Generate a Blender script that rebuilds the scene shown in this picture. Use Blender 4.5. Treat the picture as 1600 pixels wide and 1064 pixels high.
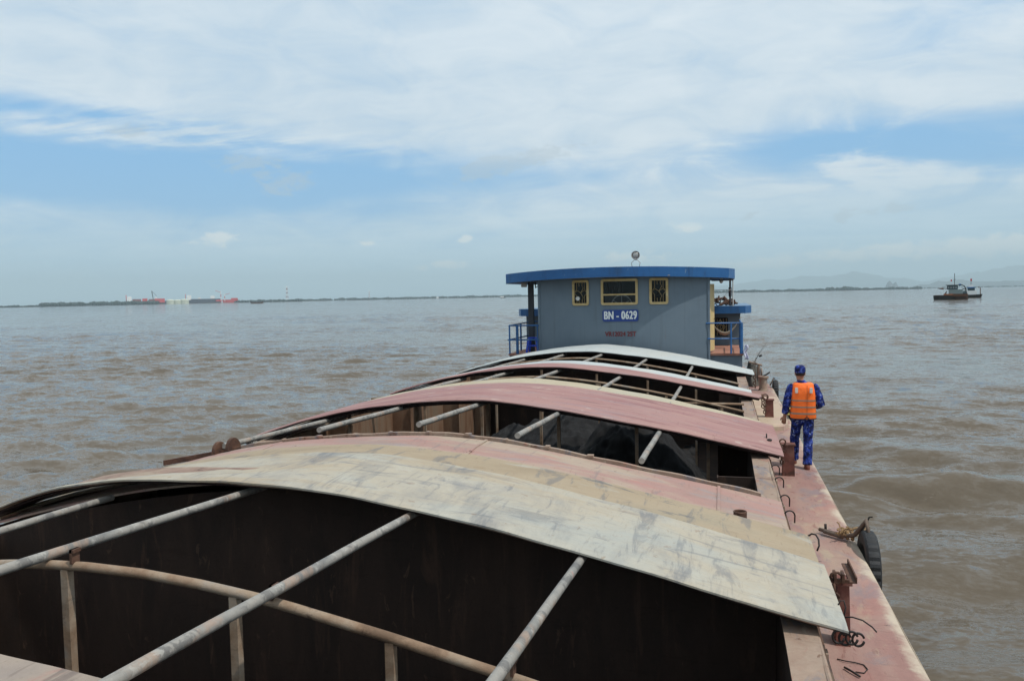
import bpy, bmesh, math, random
import numpy as np
from mathutils import Vector, Matrix, noise as mnoise

for o in list(bpy.data.objects):
    bpy.data.objects.remove(o)
sc = bpy.context.scene
COL = sc.collection
R = math.radians
random.seed(7)

# ------------------------------------------------------------------ camera
F_PX, CAM_H = 1240.0, 2.85
YAW, PITCH, ROLL = R(14.8136), R(3.1843), math.atan(.02)
def cam_basis():
    f = Vector((-math.sin(YAW)*math.cos(PITCH), math.cos(YAW)*math.cos(PITCH), -math.sin(PITCH)))
    r = Vector((math.cos(YAW), math.sin(YAW), 0)); u = r.cross(f)
    return r*math.cos(ROLL)-u*math.sin(ROLL), u*math.cos(ROLL)+r*math.sin(ROLL), f
CR, CU, CF = cam_basis()
cam_d = bpy.data.cameras.new('camera'); cam = bpy.data.objects.new('camera', cam_d); COL.objects.link(cam)
cam_d.sensor_fit = 'HORIZONTAL'; cam_d.sensor_width = 36; cam_d.lens = 36*F_PX/1600
cam_d.clip_start = .1; cam_d.clip_end = 60000
M = Matrix((CR, CU, -CF)).transposed().to_4x4(); M.translation = Vector((0, 0, CAM_H))
cam.matrix_world = M
sc.camera = cam
def ray(x, y):
    return CF + CR*((x-800)/F_PX) + CU*((532-y)/F_PX)
def at_z(x, y, z):
    d = ray(x, y); return Vector((0, 0, CAM_H)) + d*((z-CAM_H)/d.z)
def at_y(x, y, Y):
    d = ray(x, y); return Vector((0, 0, CAM_H)) + d*(Y/d.y)
def at_d(x, y, D):                       # a point D metres away (horizontally)
    d = ray(x, y); return Vector((0, 0, CAM_H)) + d*(D/math.hypot(d.x, d.y))

# ------------------------------------------------------------------ exposure / engine
sc.render.engine = 'CYCLES'
sc.cycles.use_denoising = True
sc.cycles.max_bounces = 6
sc.cycles.volume_bounces = 0
sc.cycles.transparent_max_bounces = 8
vs = sc.view_settings
vs.view_transform = 'Standard'; vs.look = 'None'; vs.gamma = 1; vs.use_curve_mapping = False
vs.exposure = 0.22

SUN_EL, SUN_AZ = 61.0, 106.0              # azimuth measured from +Y (ahead) towards +X (right)
SUN_STRENGTH, SKY_STRENGTH = 2.6, .085
HAZE_DENSITY = 1.05e-4

def S(r, g, b):
    f = lambda c: (c/255/12.92) if c/255 <= .04045 else ((c/255+.055)/1.055)**2.4
    return (f(r), f(g), f(b), 1)

# ------------------------------------------------------------------ node expression helper
class NT:
    def __init__(self, tree):
        self.t = tree; self.n = tree.nodes; self.l = tree.links
    def new(self, kind, **kw):
        nd = self.n.new(kind)
        for k, v in kw.items(): setattr(nd, k, v)
        return nd
    def put(self, sock, v):
        if isinstance(v, X): self.l.new(v.s, sock)
        elif hasattr(v, 'is_output'): self.l.new(v, sock)
        elif v is not None: sock.default_value = v
    def math(self, op, a, b=None, c=None, clamp=False):
        nd = self.new('ShaderNodeMath', operation=op, use_clamp=clamp)
        for i, v in enumerate((a, b, c)):
            if v is not None: self.put(nd.inputs[i], v)
        return X(self, nd.outputs[0])
    def noise(self, vec, scale, detail=4, rough=.55, dist=0, dim='3D'):
        nd = self.new('ShaderNodeTexNoise', noise_dimensions=dim)
        if vec is not None: self.put(nd.inputs['Vector'], vec)
        nd.inputs['Scale'].default_value = scale; nd.inputs['Detail'].default_value = detail
        nd.inputs['Roughness'].default_value = rough; nd.inputs['Distortion'].default_value = dist
        return X(self, nd.outputs['Fac'])
    def ramp(self, fac, stops, interp='LINEAR'):
        nd = self.new('ShaderNodeValToRGB'); self.put(nd.inputs[0], fac)
        cr = nd.color_ramp; cr.interpolation = interp
        while len(cr.elements) < len(stops): cr.elements.new(.5)
        for e, (p, c) in zip(cr.elements, stops):
            e.position = p; e.color = c if hasattr(c, '__len__') else (c, c, c, 1)
        return X(self, nd.outputs[0])
    def mix(self, fac, a, b, blend='MIX'):
        nd = self.new('ShaderNodeMix', data_type='RGBA', blend_type=blend)
        self.put(nd.inputs[0], fac); self.put(nd.inputs[6], a); self.put(nd.inputs[7], b)
        return X(self, nd.outputs[2])
    def mapping(self, vec, scale=(1, 1, 1), rot=(0, 0, 0), loc=(0, 0, 0)):
        nd = self.new('ShaderNodeMapping'); self.put(nd.inputs[0], vec)
        nd.inputs['Location'].default_value = loc
        nd.inputs['Rotation'].default_value = rot; nd.inputs['Scale'].default_value = scale
        return X(self, nd.outputs[0])
    def comb(self, x, y, z):
        nd = self.new('ShaderNodeCombineXYZ')
        for i, v in enumerate((x, y, z)): self.put(nd.inputs[i], v)
        return X(self, nd.outputs[0])
    def sep(self, v):
        nd = self.new('ShaderNodeSeparateXYZ'); self.put(nd.inputs[0], v)
        return [X(self, s) for s in nd.outputs]
    def smooth(self, v, a, b):
        nd = self.new('ShaderNodeMapRange', interpolation_type='SMOOTHSTEP')
        self.put(nd.inputs[0], v); nd.inputs[1].default_value = a; nd.inputs[2].default_value = b
        return X(self, nd.outputs[0])
class X:
    def __init__(self, nt, s): self.nt = nt; self.s = s
    def __add__(a, b): return a.nt.math('ADD', a, b)
    def __sub__(a, b): return a.nt.math('SUBTRACT', a, b)
    def __mul__(a, b): return a.nt.math('MULTIPLY', a, b)
    def __truediv__(a, b): return a.nt.math('DIVIDE', a, b)
    __radd__ = __add__; __rmul__ = __mul__
    def __rsub__(a, b): return a.nt.math('SUBTRACT', b, a)
    def exp(a): return a.nt.math('EXPONENT', a)
    def clamp(a): return a.nt.math('ADD', a, 0.0, clamp=True)

# ------------------------------------------------------------------ world: Nishita sky under veils of cloud
def build_world():
    w = bpy.data.worlds.new('World'); sc.world = w; w.use_nodes = True
    w.node_tree.nodes.clear(); t = NT(w.node_tree)
    sky = t.new('ShaderNodeTexSky', sky_type='NISHITA', sun_disc=False)
    sky.sun_elevation = R(SUN_EL); sky.sun_rotation = R(SUN_AZ)
    sky.air_density = 1.0; sky.dust_density = 1.6; sky.ozone_density = 2.0
    tc = t.new('ShaderNodeTexCoord'); d = X(t, tc.outputs['Generated'])
    nd = t.new('ShaderNodeVectorMath', operation='NORMALIZE'); t.put(nd.inputs[0], d); d = X(t, nd.outputs[0])
    dx, dy, dz = t.sep(d)
    az = t.math('ARCTAN2', dx, dy)*57.29578
    el = t.math('ARCSINE', dz)*57.29578
    zc = t.math('MAXIMUM', dz, .0)
    den = zc + .07
    px, py = dx/den, dy/den
    P = t.comb(px, py, 0.0)
    # a slowly warped sheet of high cloud, projected on a plane overhead
    n_big = t.noise(P, .33, 5, .55, .5)
    n_mid = t.noise(t.mapping(P, (.7, 1.25, 1), (0, 0, R(20))), .95, 8, .62, .6)
    n_rip = t.noise(t.mapping(P, (1.0, 3.2, 1), (0, 0, R(-24))), 2.3, 6, .6, .5)
    n_az = t.noise(t.comb(az*.15, el*.38 + az*.02, 0.0), 1.0, 8, .62, .8)
    n_cu = t.noise(t.comb(az*.85, el*1.7, 3.0), 1.0, 7, .64, .3)
    def blob(a0, e0, wa, we, tilt=0.0):
        a = az - a0; e = el - e0 - a*tilt
        return ((a/wa)*(a/wa) + (e/we)*(e/we))
    def gauss(*a): return (blob(*a)*-1.0).exp()
    hole = (gauss(-36, 7.2, 22, 3.4)*.42 + gauss(-12, 8.0, 14, 1.8)*.25 + gauss(-45, 8.6, 16, 2.3, .0) + gauss(-44, 11.9, 9, .75, -.05)*.8 + gauss(-30, 8.0, 8, 1.6)*.7
            + gauss(7, 9.6, 8.0, 1.5, .02)*.85 + gauss(17, 8.3, 11, 1.9)*.75 + gauss(30, 9, 9, 3)*.8
            + gauss(-14, 8.6, 9, .9)*.30 + gauss(-27, 10.3, 8, .5, -.06)*.35 + gauss(15, 16.6, 6, 2.5, .25)*.35
            + gauss(-70, 10, 16, 4)*.7)
    veil = .93 + (n_big - .5)*.6 + (n_az - .5)*1.15 + (n_mid - .5)*.75 - hole*1.12
    # rippled band running through the left hole
    rip = gauss(-37, 11.0, 12, 1.15, -.02)*t.smooth(n_rip + (n_mid-.5)*.5, .36, .66)*.85
    rip2 = gauss(9, 8.6, 10, 2.6, .0)*t.smooth(n_az*.6 + n_mid*.5, .52, .70)*.75
    veil = t.smooth(veil + rip + rip2, -.22, 1.0)
    veil = veil*.93
    # brightness of the sheet
    sheet = t.mix(t.smooth(n_big*.6 + n_mid*.4 + n_az*.35, .50, .88), S(190, 207, 220), S(224, 231, 235))
    low = t.smooth(el, 8.5, 1.2)
    sheet = t.mix(low*.85, sheet, S(180, 213, 232))
    skyc = t.new('ShaderNodeVectorMath', operation='SCALE'); t.put(skyc.inputs[0], sky.outputs[0]); skyc.inputs['Scale'].default_value = SKY_STRENGTH
    skyv = t.mix(.72, X(t, skyc.outputs[0]), S(126, 188, 238))
    colr = t.mix(veil, skyv, sheet)
    # small cumulus with lit tops low over the water, grey scraps above
    def cum(lst, thr, soft):
        s = None
        for a in lst:
            g = gauss(*a); s = g if s is None else s + g
        return t.smooth(s*.9 + (n_cu - .5)*2.0, thr, thr + soft)
    white = cum([(-35.2, 4.2, 2.3, .75), (-18, 4.15, .9, .35), (-2.4, 4.6, 1.6, .5), (-19.5, 2.3, 2.4, .5, .04), (-25, 3.9, .8, .35),
                 (-6, 2.6, 4.6, .6), (8.6, 2.35, 5.5, .75, .05), (17, 2.5, 5, .95, .06), (2, 1.9, 3, .45), (26, 2.6, 6, .8)], .44, .55)
    colr = t.mix(white*.85, colr, S(232, 236, 234))
    grey = cum([(-33, 9.3, 3.2, .8, .05), (-30.5, 7.9, 2.6, .9, .12), (-13, 9.7, 4.4, .8, .22), (-17, 9.1, 1.8, .8, .35), (10.6, 5.1, 2.4, .5, .1), (7.8, 4.9, .7, .5, .4), (-40, 11.0, 1.6, .6), (2, 5.2, 1.0, .3, .4)], .44, .45)
    colr = t.mix(grey*.5, colr, S(176, 190, 200))
    bg = t.new('ShaderNodeBackground'); t.put(bg.inputs[0], colr); bg.inputs[1].default_value = 1.0
    out = t.new('ShaderNodeOutputWorld'); t.l.new(bg.outputs[0], out.inputs[0])
build_world()

sun_d = bpy.data.lights.new('sun', 'SUN'); sun = bpy.data.objects.new('sun', sun_d); COL.objects.link(sun)
sun_d.energy = SUN_STRENGTH; sun_d.angle = R(1.2); sun_d.color = (1, .955, .88)
sd = Vector((math.sin(R(SUN_AZ))*math.cos(R(SUN_EL)), math.cos(R(SUN_AZ))*math.cos(R(SUN_EL)), math.sin(R(SUN_EL))))
sun.rotation_euler = sd.to_track_quat('Z', 'Y').to_euler()

# ------------------------------------------------------------------ mesh builder
ORG = {}
class MB:
    def __init__(s): s.v = []; s.f = []; s.m = []
    def add(s, vs_, fs, mi=0):
        b = len(s.v); s.v += [tuple(p) for p in vs_]
        for f in fs: s.f.append(tuple(b+i for i in f)); s.m.append(mi)
        return s
    def box(s, lo, hi, mi=0, bev=0.0):
        x0, y0, z0 = lo; x1, y1, z1 = hi
        if bev <= 0:
            return s.add([(x0,y0,z0),(x1,y0,z0),(x1,y1,z0),(x0,y1,z0),(x0,y0,z1),(x1,y0,z1),(x1,y1,z1),(x0,y1,z1)],
                         [(0,3,2,1),(4,5,6,7),(0,1,5,4),(1,2,6,5),(2,3,7,6),(3,0,4,7)], mi)
        bm = bmesh.new(); bmesh.ops.create_cube(bm, size=1)
        for v in bm.verts: v.co = Vector(((x0+x1)/2+v.co.x*(x1-x0), (y0+y1)/2+v.co.y*(y1-y0), (z0+z1)/2+v.co.z*(z1-z0)))
        bmesh.ops.bevel(bm, geom=bm.edges[:], offset=bev, segments=2, affect='EDGES')
        s.bm(bm, mi); return s
    def bm(s, bm, mi=0):
        bm.verts.index_update()
        s.add([v.co[:] for v in bm.verts], [[v.index for v in f.verts] for f in bm.faces], mi); bm.free(); return s
    def tube(s, pts, r, n=10, mi=0, cap=True):
        pts = [Vector(p) for p in pts]; rr = r if hasattr(r, '__len__') else [r]*len(pts)
        vs_, fs = [], []; up = None
        for i, p in enumerate(pts):
            t = (pts[min(i+1, len(pts)-1)] - pts[max(i-1, 0)]).normalized()
            if up is None:
                up = Vector((0, 0, 1)) if abs(t.z) < .9 else Vector((1, 0, 0))
            a = t.cross(up).normalized(); b = a.cross(t).normalized(); up = b
            for k in range(n):
                q = 2*math.pi*k/n; vs_.append(p + a*(rr[i]*math.cos(q)) + b*(rr[i]*math.sin(q)))
        for i in range(len(pts)-1):
            for k in range(n):
                k2 = (k+1) % n; fs.append((i*n+k, (i+1)*n+k, (i+1)*n+k2, i*n+k2))
        if cap:
            fs.append(tuple(range(n))); fs.append(tuple(reversed(range((len(pts)-1)*n, len(pts)*n))))
        return s.add(vs_, fs, mi)
    def ring(s, c, rad, r, axis='y', n=16, m=6, mi=0, arc=(0, 1), sx=1.0):
        pts = []
        for k in range(n+1):
            q = 2*math.pi*(arc[0]+(arc[1]-arc[0])*k/n); a, b = rad*math.cos(q)*sx, rad*math.sin(q)
            pts.append(Vector(c) + {'y': Vector((a, 0, b)), 'x': Vector((0, a, b)), 'z': Vector((a, b, 0))}[axis])
        return s.tube(pts, r, m, mi)
    def loft(s, rings, mi=0, cap=True):
        n = len(rings[0]); vs_ = [p for r_ in rings for p in r_]; fs = []
        for i in range(len(rings)-1):
            for k in range(n):
                k2 = (k+1) % n; fs.append((i*n+k, i*n+k2, (i+1)*n+k2, (i+1)*n+k))
        if cap: fs.append(tuple(reversed(range(n)))); fs.append(tuple(range((len(rings)-1)*n, len(rings)*n)))
        return s.add(vs_, fs, mi)
    def prism(s, poly, z0, z1, mi=0):
        return s.loft([[(x, y, z0) for x, y in poly], [(x, y, z1) for x, y in poly]], mi)
    def grid(s, fn, nu, nv, mi=0, flip=False):
        vs_ = [fn(i/nu, j/nv) for j in range(nv+1) for i in range(nu+1)]; fs = []
        for j in range(nv):
            for i in range(nu):
                a = j*(nu+1)+i; q = (a, a+1, a+nu+2, a+nu+1); fs.append(q[::-1] if flip else q)
        return s.add(vs_, fs, mi)
    def slab(s, top, bot, nu, nv, mi=0):            # a closed sheet between two grid functions
        b = len(s.v); W = nu+1
        s.grid(top, nu, nv, mi); s.grid(bot, nu, nv, mi, True)
        o2 = b + W*(nv+1)
        rim = [i for i in range(nu)] + [j*W+nu for j in range(nv)] + [nv*W+i for i in range(nu, 0, -1)] + [j*W for j in range(nv, 0, -1)]
        for k in range(len(rim)):
            a, c = rim[k], rim[(k+1) % len(rim)]
            s.f.append((b+a, o2+a, o2+c, b+c)); s.m.append(mi)
        return s
    def build(s, name, mats, parent=None, smooth=False, loc=None, angle=None):
        org = Vector(loc) if loc is not None else (ORG.get(parent.name, Vector((0, 0, 0))) if parent else Vector((0, 0, 0)))
        me = bpy.data.meshes.new(name)
        me.from_pydata([(x-org.x, y-org.y, z-org.z) for x, y, z in s.v], [], s.f)
        mats = mats if isinstance(mats, (list, tuple)) else [mats]
        for m in mats: me.materials.append(m)
        me.polygons.foreach_set('material_index', s.m)
        me.validate(); me.update()
        if smooth:
            me.polygons.foreach_set('use_smooth', [True]*len(me.polygons))
            if angle: me.set_sharp_from_angle(angle=R(angle))
        o = bpy.data.objects.new(name, me); COL.objects.link(o); ORG[o.name] = org
        if parent: o.parent = parent
        else: o.location = org
        return o
def tag(o, label, cat, group=None, kind=None):
    if label: o['label'] = label
    if cat: o['category'] = cat
    if group: o['group'] = group
    if kind: o['kind'] = kind
    return o
def thing(name, label, cat, loc=(0, 0, 0), group=None):
    o = bpy.data.objects.new(name, None); COL.objects.link(o); o.location = loc; o.empty_display_size = .2
    ORG[o.name] = Vector(loc); return tag(o, label, cat, group)
def copy_tree(o, parent=None):
    c = o.copy(); COL.objects.link(c); c.parent = parent; ORG[c.name] = ORG.get(o.name, Vector()).copy()
    for ch in list(o.children): copy_tree(ch, c)
    return c
def structure(o): o['kind'] = 'structure'; return o

# ------------------------------------------------------------------ materials
def mat_base(name):
    m = bpy.data.materials.new(name); m.use_nodes = True; m.node_tree.nodes.clear(); t = NT(m.node_tree)
    out = t.new('ShaderNodeOutputMaterial'); b = t.new('ShaderNodeBsdfPrincipled'); t.l.new(b.outputs[0], out.inputs[0])
    tc = t.new('ShaderNodeTexCoord'); return m, t, b, X(t, tc.outputs['Object'])
def plain(name, col, rough=.6, metal=0.0, vary=.18, scale=9.0, bump=.0, spec=.4):
    m, t, b, co = mat_base(name)
    n = t.noise(co, scale, 5, .6); v = t.math('MULTIPLY_ADD', n, vary*2, 1-vary)
    hs = t.new('ShaderNodeHueSaturation'); hs.inputs['Color'].default_value = col; t.put(hs.inputs['Value'], v)
    t.l.new(hs.outputs[0], b.inputs['Base Color']); t.put(b.inputs['Roughness'], (n*.3 + (rough-.15)).clamp())
    b.inputs['Metallic'].default_value = metal; b.inputs['Specular IOR Level'].default_value = spec
    if bump:
        bp = t.new('ShaderNodeBump'); bp.inputs['Strength'].default_value = bump; bp.inputs['Distance'].default_value = .01
        t.put(bp.inputs['Height'], t.noise(co, scale*4, 4, .6)); t.l.new(bp.outputs[0], b.inputs['Normal'])
    return m
def paint(name, cols, stains=(), scale=1.2, aniso=(1, 1, 1), rot=0.0, rough=.72, bump=.25, grain=.22, spec=.25, lo=.32, hi=.68, extra=None, wear=.30):
    """weathered painted steel: cols blend by a broad noise; stains = [(colour, scale, aniso, rot, threshold, softness, amount)]"""
    m, t, b, co = mat_base(name)
    mp = t.mapping(co, aniso, (0, 0, rot))
    n1 = t.noise(mp, scale, 9, .62, .5)
    k = len(cols)
    c = t.ramp(n1, [(lo+(hi-lo)*i/max(1, k-1), col) for i, col in enumerate(cols)])
    for i, (col, s_, an, ro, thr, soft, amt) in enumerate(stains):
        n2 = t.noise(t.mapping(co, an, (0, 0, ro), (3.1*i+1, 1.7*i, .5)), s_, 8, .65, .6)
        c = t.mix(t.smooth(n2, thr, thr+soft)*amt, c, col)
    if wear:
        sc1 = t.smooth(t.noise(t.mapping(co, (.30, 3.0, 1.4), (0, 0, rot+.22)), 8, 5, .72, .3), .585, .66); sc2 = t.smooth(t.noise(t.mapping(co, (2.6, .35, 1.2), (0, 0, rot-.3), (4, 1, 2)), 9, 5, .72, .3), .60, .66); sp = t.smooth(t.noise(co, 26, 4, .75), .63, .70)
        c = t.mix((sc1*.8+sc2+sp*.9).clamp()*wear, c, (.42, .36, .32, 1), 'MULTIPLY')
    g = t.noise(co, 38, 5, .7); g2 = t.noise(mp, 7, 6, .7)
    val = t.math('MULTIPLY_ADD', g*.5 + g2*.5, grain*2, 1-grain)
    if extra: c = extra(t, co, c)
    hs = t.new('ShaderNodeHueSaturation'); t.put(hs.inputs['Color'], c); t.put(hs.inputs['Value'], val)
    t.l.new(hs.outputs[0], b.inputs['Base Color'])
    t.put(b.inputs['Roughness'], (g2*.3 + (rough-.15)).clamp()); b.inputs['Specular IOR Level'].default_value = spec
    bp = t.new('ShaderNodeBump'); bp.inputs['Strength'].default_value = bump; bp.inputs['Distance'].default_value = .012
    t.put(bp.inputs['Height'], g*.4 + g2*.8); t.l.new(bp.outputs[0], b.inputs['Normal'])
    return m
def L(r, g, b): return (r, g, b, 1)
MT = {}
RUST = L(.13, .065, .04); DRUST = L(.06, .032, .024); CREAM = L(.50, .42, .29); BLUGREY = L(.22, .25, .30)
MT['deck'] = paint('deck_paint', [L(.24,.135,.118), L(.30,.17,.145), L(.33,.215,.178), L(.35,.25,.19)],
    [(L(.21,.175,.185), 1.6, (1.6,.9,1), .2, .50, .14, .65), (L(.39,.31,.22), 2.2, (1.5,.6,1), 0, .54, .10, .6), (L(.16,.065,.05), 3.0, (2.5,1,1), .3, .58, .07, .55), (DRUST, 9, (1,1,1), 0, .64, .04, .8), (L(.36,.17,.14), 1.2, (1,.5,1), 0, .52, .15, .5)],
    scale=.9, aniso=(1.6, .6, 1), bump=.35, grain=.25,
    extra=lambda t, co, c: t.mix(t.smooth(t.math('ABSOLUTE', t.sep(co)[0]+0.0) + (t.noise(co, 2.2, 7, .7)-.5)*.55, 4.655, 4.80)*.85, c, L(.50,.43,.33)))
MT['cover_pale'] = paint('cover_paint_pale', [L(.325,.298,.245), L(.385,.352,.29), L(.395,.35,.275), L(.38,.36,.305), L(.355,.353,.315)],
    [(L(.42,.40,.34), 2.6, (1.2,.8,1), R(30), .52, .18, .4), (L(.36,.275,.175), .9, (.45,1.4,1), .1, .48, .16, .7), (L(.16,.17,.185), 1.1, (1.6,.6,1), R(38), .48, .22, .5), (L(.125,.135,.155), 2.8, (2.2,.45,1), R(42), .535, .13, .55), (L(.13,.14,.155), 1.7, (.45,2.4,1), R(-28), .57, .08, .4), (L(.14,.15,.17), 5.0, (.6,1.7,1), R(-35), .57, .12, .4), (L(.14,.15,.17), 8.0, (2.2,.5,1), R(50), .57, .12, .35), (L(.24,.16,.11), 9.0, (1,1,1), 0, .63, .05, .5)],
    scale=.9, aniso=(.7, 1.2, 1), grain=.2, wear=.16)
MT['cover_tan'] = paint('cover_paint_tan', [L(.27,.21,.14), L(.325,.255,.172), L(.345,.275,.19), L(.315,.262,.185)],
    [(L(.14,.14,.145), 2.4, (2.2,.5,1), R(40), .545, .10, .6), (L(.38,.36,.31), 1.4, (.6,1.6,1), 0, .55, .12, .65), (L(.22,.135,.06), 4.0, (1,2,1), .3, .62, .06, .6), (L(.12,.12,.125), 2.2, (.6,2.0,1), R(-30), .60, .03, .6)], scale=.9, aniso=(.6, 1.4, 1), grain=.2)
MT['pink_deck'] = paint('arched_deck_paint', [L(.295,.215,.18), L(.34,.205,.175), L(.36,.215,.185), L(.34,.265,.215)],
    [(L(.38,.31,.235), 1.1, (.5,1.7,1), R(12), .47, .14, .8), (L(.27,.245,.24), 1.9, (.6,2.6,1), R(18), .52, .12, .6), (L(.46,.17,.135), 1.5, (.6,2.2,1), R(14), .60, .08, .45), (DRUST, 7, (1,1,1), 0, .66, .04, .7), (L(.20,.17,.165), 2.6, (2.4,.5,1), R(35), .58, .06, .5)], scale=.9, aniso=(.5, 1.6, 1), grain=.22)
MT['cover_front'] = paint('cover_paint_front', [L(.24,.195,.165), L(.30,.245,.20), L(.27,.225,.195)], [(L(.36,.15,.125), 2.0, (1.5,.6,1), .3, .58, .08, .5), (L(.13,.10,.09), 4, (2,.6,1), R(30), .56, .08, .6)], scale=1.5, grain=.25)
MT['cover_red'] = paint('cover_paint_red', [L(.25,.125,.122), L(.31,.165,.155), L(.345,.20,.18), L(.31,.20,.19)],
    [(L(.37,.225,.195), 1.5, (.45,2.6,1), R(8), .50, .14, .7), (L(.17,.075,.08), 1.8, (.35,3.4,1), R(6), .54, .10, .6), (L(.44,.36,.31), 3.5, (.8,1.6,1), R(20), .60, .06, .6), (L(.25,.20,.215), 1.3, (.5,2.2,1), R(4), .55, .1, .45)], scale=1.0, aniso=(.35, 2.0, 1), grain=.2)
MT['cover_cream'] = paint('cover_paint_cream', [L(.38,.32,.22), L(.43,.37,.265), L(.40,.365,.285)], [(L(.30,.29,.27), 1.6, (1.5,.6,1), R(30), .6, .15, .5)], scale=1.0, grain=.15)
MT['cover_white'] = paint('cover_paint_white', [L(.36,.39,.39), L(.43,.46,.455), L(.46,.465,.435)], [(L(.25,.29,.32), 1.5, (1.6,.6,1), R(35), .58, .16, .6), (L(.50,.45,.33), 1.3, (.6,1.5,1), 0, .6, .12, .5)], scale=.9, grain=.15)
MT['steel_edge'] = paint('worn_steel_edge', [L(.17,.11,.085), L(.28,.19,.145), L(.33,.27,.20)], [(DRUST, 5, (1,1,1), 0, .56, .1, .8)], scale=3, grain=.3)
MT['edge_shade'] = paint('shade_black_edge', [L(.016,.011,.012), L(.030,.018,.018), L(.045,.027,.025)], (), scale=4, grain=.3)  # near-black colour stands for the shade in the gaps under the covers
MT['coaming'] = paint('coaming_paint', [L(.21,.145,.11), L(.27,.185,.138), L(.31,.23,.175), L(.26,.185,.145)],
    [(L(.18,.165,.175), 2.6, (2.0,.7,1), .3, .51, .12, .75), (L(.32,.14,.105), 2.0, (2.5,.8,1), 0, .55, .10, .6), (RUST, 6, (1,1,1), 0, .59, .06, .8), (L(.42,.35,.26), 3, (1.5,.5,1), 0, .57, .08, .5)], scale=2.0, bump=.5, grain=.3)
MT['hold'] = paint('shaded_hold_steel', [L(.022,.0155,.013), L(.032,.0205,.016), L(.044,.027,.020)], [(L(.075,.042,.028), 2.0, (2.5,2.5,.4), 0, .55, .14, .6), (L(.10,.06,.04), 6.0, (1.5,1.5,.5), 0, .62, .06, .5)], scale=1.2, aniso=(2, 2, .6), rough=.85, grain=.4)  # near-black colour puts in the hold's shade; sunlit port side stays rusty tan
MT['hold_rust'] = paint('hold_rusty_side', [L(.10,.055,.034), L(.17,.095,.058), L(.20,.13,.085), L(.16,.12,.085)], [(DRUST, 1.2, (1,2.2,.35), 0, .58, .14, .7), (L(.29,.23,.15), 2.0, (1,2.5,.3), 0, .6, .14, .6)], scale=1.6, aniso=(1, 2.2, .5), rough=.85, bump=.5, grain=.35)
MT['pipe'] = paint('galvanised_pipe', [L(.17,.165,.155), L(.24,.23,.21), L(.29,.27,.24), L(.24,.21,.185)], [(L(.12,.115,.11), 6, (1,1.2,1), 0, .52, .08, .75), (L(.33,.23,.17), 3.0, (1,.8,1), 0, .54, .10, .7), (L(.42,.15,.12), 1.6, (1,1,1), 0, .67, .05, .6), (L(.40,.38,.34), 9, (1,1,1), 0, .56, .05, .6)], scale=4, aniso=(1, .7, 1), rough=.6, bump=.3, grain=.3, spec=.4)
MT['beam'] = paint('rusty_beam_pipe', [L(.15,.095,.06), L(.235,.155,.10), L(.30,.225,.16), L(.28,.24,.20)], [(L(.20,.19,.18), 2.5, (1,1,1), 0, .56, .12, .7), (DRUST, 6, (1,1,1), 0, .60, .10, .7)], scale=3, grain=.35, bump=.5)
MT['rust'] = paint('rusty_iron', [L(.055,.032,.025), L(.10,.052,.035), L(.16,.09,.06)], (), scale=8, grain=.35, bump=.6)
MT['stay_red'] = paint('stay_red_paint', [L(.11,.045,.038), L(.17,.065,.05), L(.22,.115,.09)], [(DRUST, 5, (1,1,1), 0, .52, .1, .8)], scale=4, grain=.3)
MT['iron'] = plain('black_iron', L(.022,.018,.016), .55, .3, .35, 20)
def seams(t, co, c):
    x, y, z = t.sep(co)
    fr = t.math('FRACT', (x+10.0)*1.02); lines = t.smooth(t.math('ABSOLUTE', fr-.5), .012, .002)
    dirt = t.smooth(t.noise(t.mapping(co, (3.0, 3.0, .28)), 2.0, 7, .6), .52, .8)*.4
    run = t.smooth(t.noise(t.mapping(co, (6.0, 6.0, .22), (0, 0, 0), (2, 5, 1)), 2.0, 5, .6), .62, .74)*t.smooth(t.noise(co, .9, 3, .5), .45, .65)*.5
    c = t.mix(run, c, L(.13,.095,.075)); c = t.mix(lines*.22, c, L(.07,.085,.105)); return t.mix(dirt, c, L(.085,.095,.105))
MT['cabin'] = paint('cabin_grey_paint', [L(.108,.148,.185), L(.122,.165,.205), L(.135,.178,.215)], [(L(.17,.205,.235), 1.2, (1,1,.7), 0, .60, .14, .45), (L(.17,.10,.07), 8, (2,2,.5), 0, .74, .05, .4)], scale=.8, rough=.5, bump=.06, grain=.07, spec=.4, extra=seams, wear=0)
MT['blue'] = paint('blue_gloss_paint', [L(.012,.085,.235), L(.016,.105,.29), L(.02,.12,.31)], [(L(.22,.29,.36), 6, (1.2,1.2,1), 0, .64, .04, .6), (L(.02,.06,.14), 1.4, (2.5,2.5,.5), 0, .52, .12, .5), (L(.01,.045,.12), 2, (1,1,.4), 0, .6, .15, .5)], scale=1.2, rough=.42, bump=.08, grain=.10, spec=.5, wear=0)
MT['roof_top'] = plain('roof_top_paint', L(.12,.20,.30), .6)
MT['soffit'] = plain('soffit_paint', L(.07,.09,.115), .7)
MT['brass'] = paint('yellow_window_frame', [L(.36,.26,.11), L(.46,.34,.16), L(.52,.42,.24)], [(L(.16,.11,.05), 9, (1,1,1), 0, .6, .1, .5)], scale=4, rough=.5, grain=.15)
MT['grille'] = plain('grille_bronze', L(.30,.22,.10), .5, .1)
MT['dark_in'] = plain('cabin_interior', L(.018,.018,.018), .8)
MT['curtain'] = plain('brown_curtain', L(.055,.032,.024), .9)
MT['greycloth'] = plain('grey_board', L(.16,.145,.155), .8)
MT['white'] = plain('white_plastic', L(.62,.62,.60), .5, 0, .08)
MT['yellow_door'] = paint('yellow_door_paint', [L(.55,.41,.18), L(.62,.48,.24)], [(L(.40,.27,.12), 4, (2,2,.5), 0, .6, .1, .4)], scale=3, rough=.5, grain=.08, wear=0)
MT['red_floor'] = paint('red_floor_paint', [L(.28,.13,.09), L(.36,.17,.12), L(.34,.20,.15)], (), scale=2)
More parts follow.
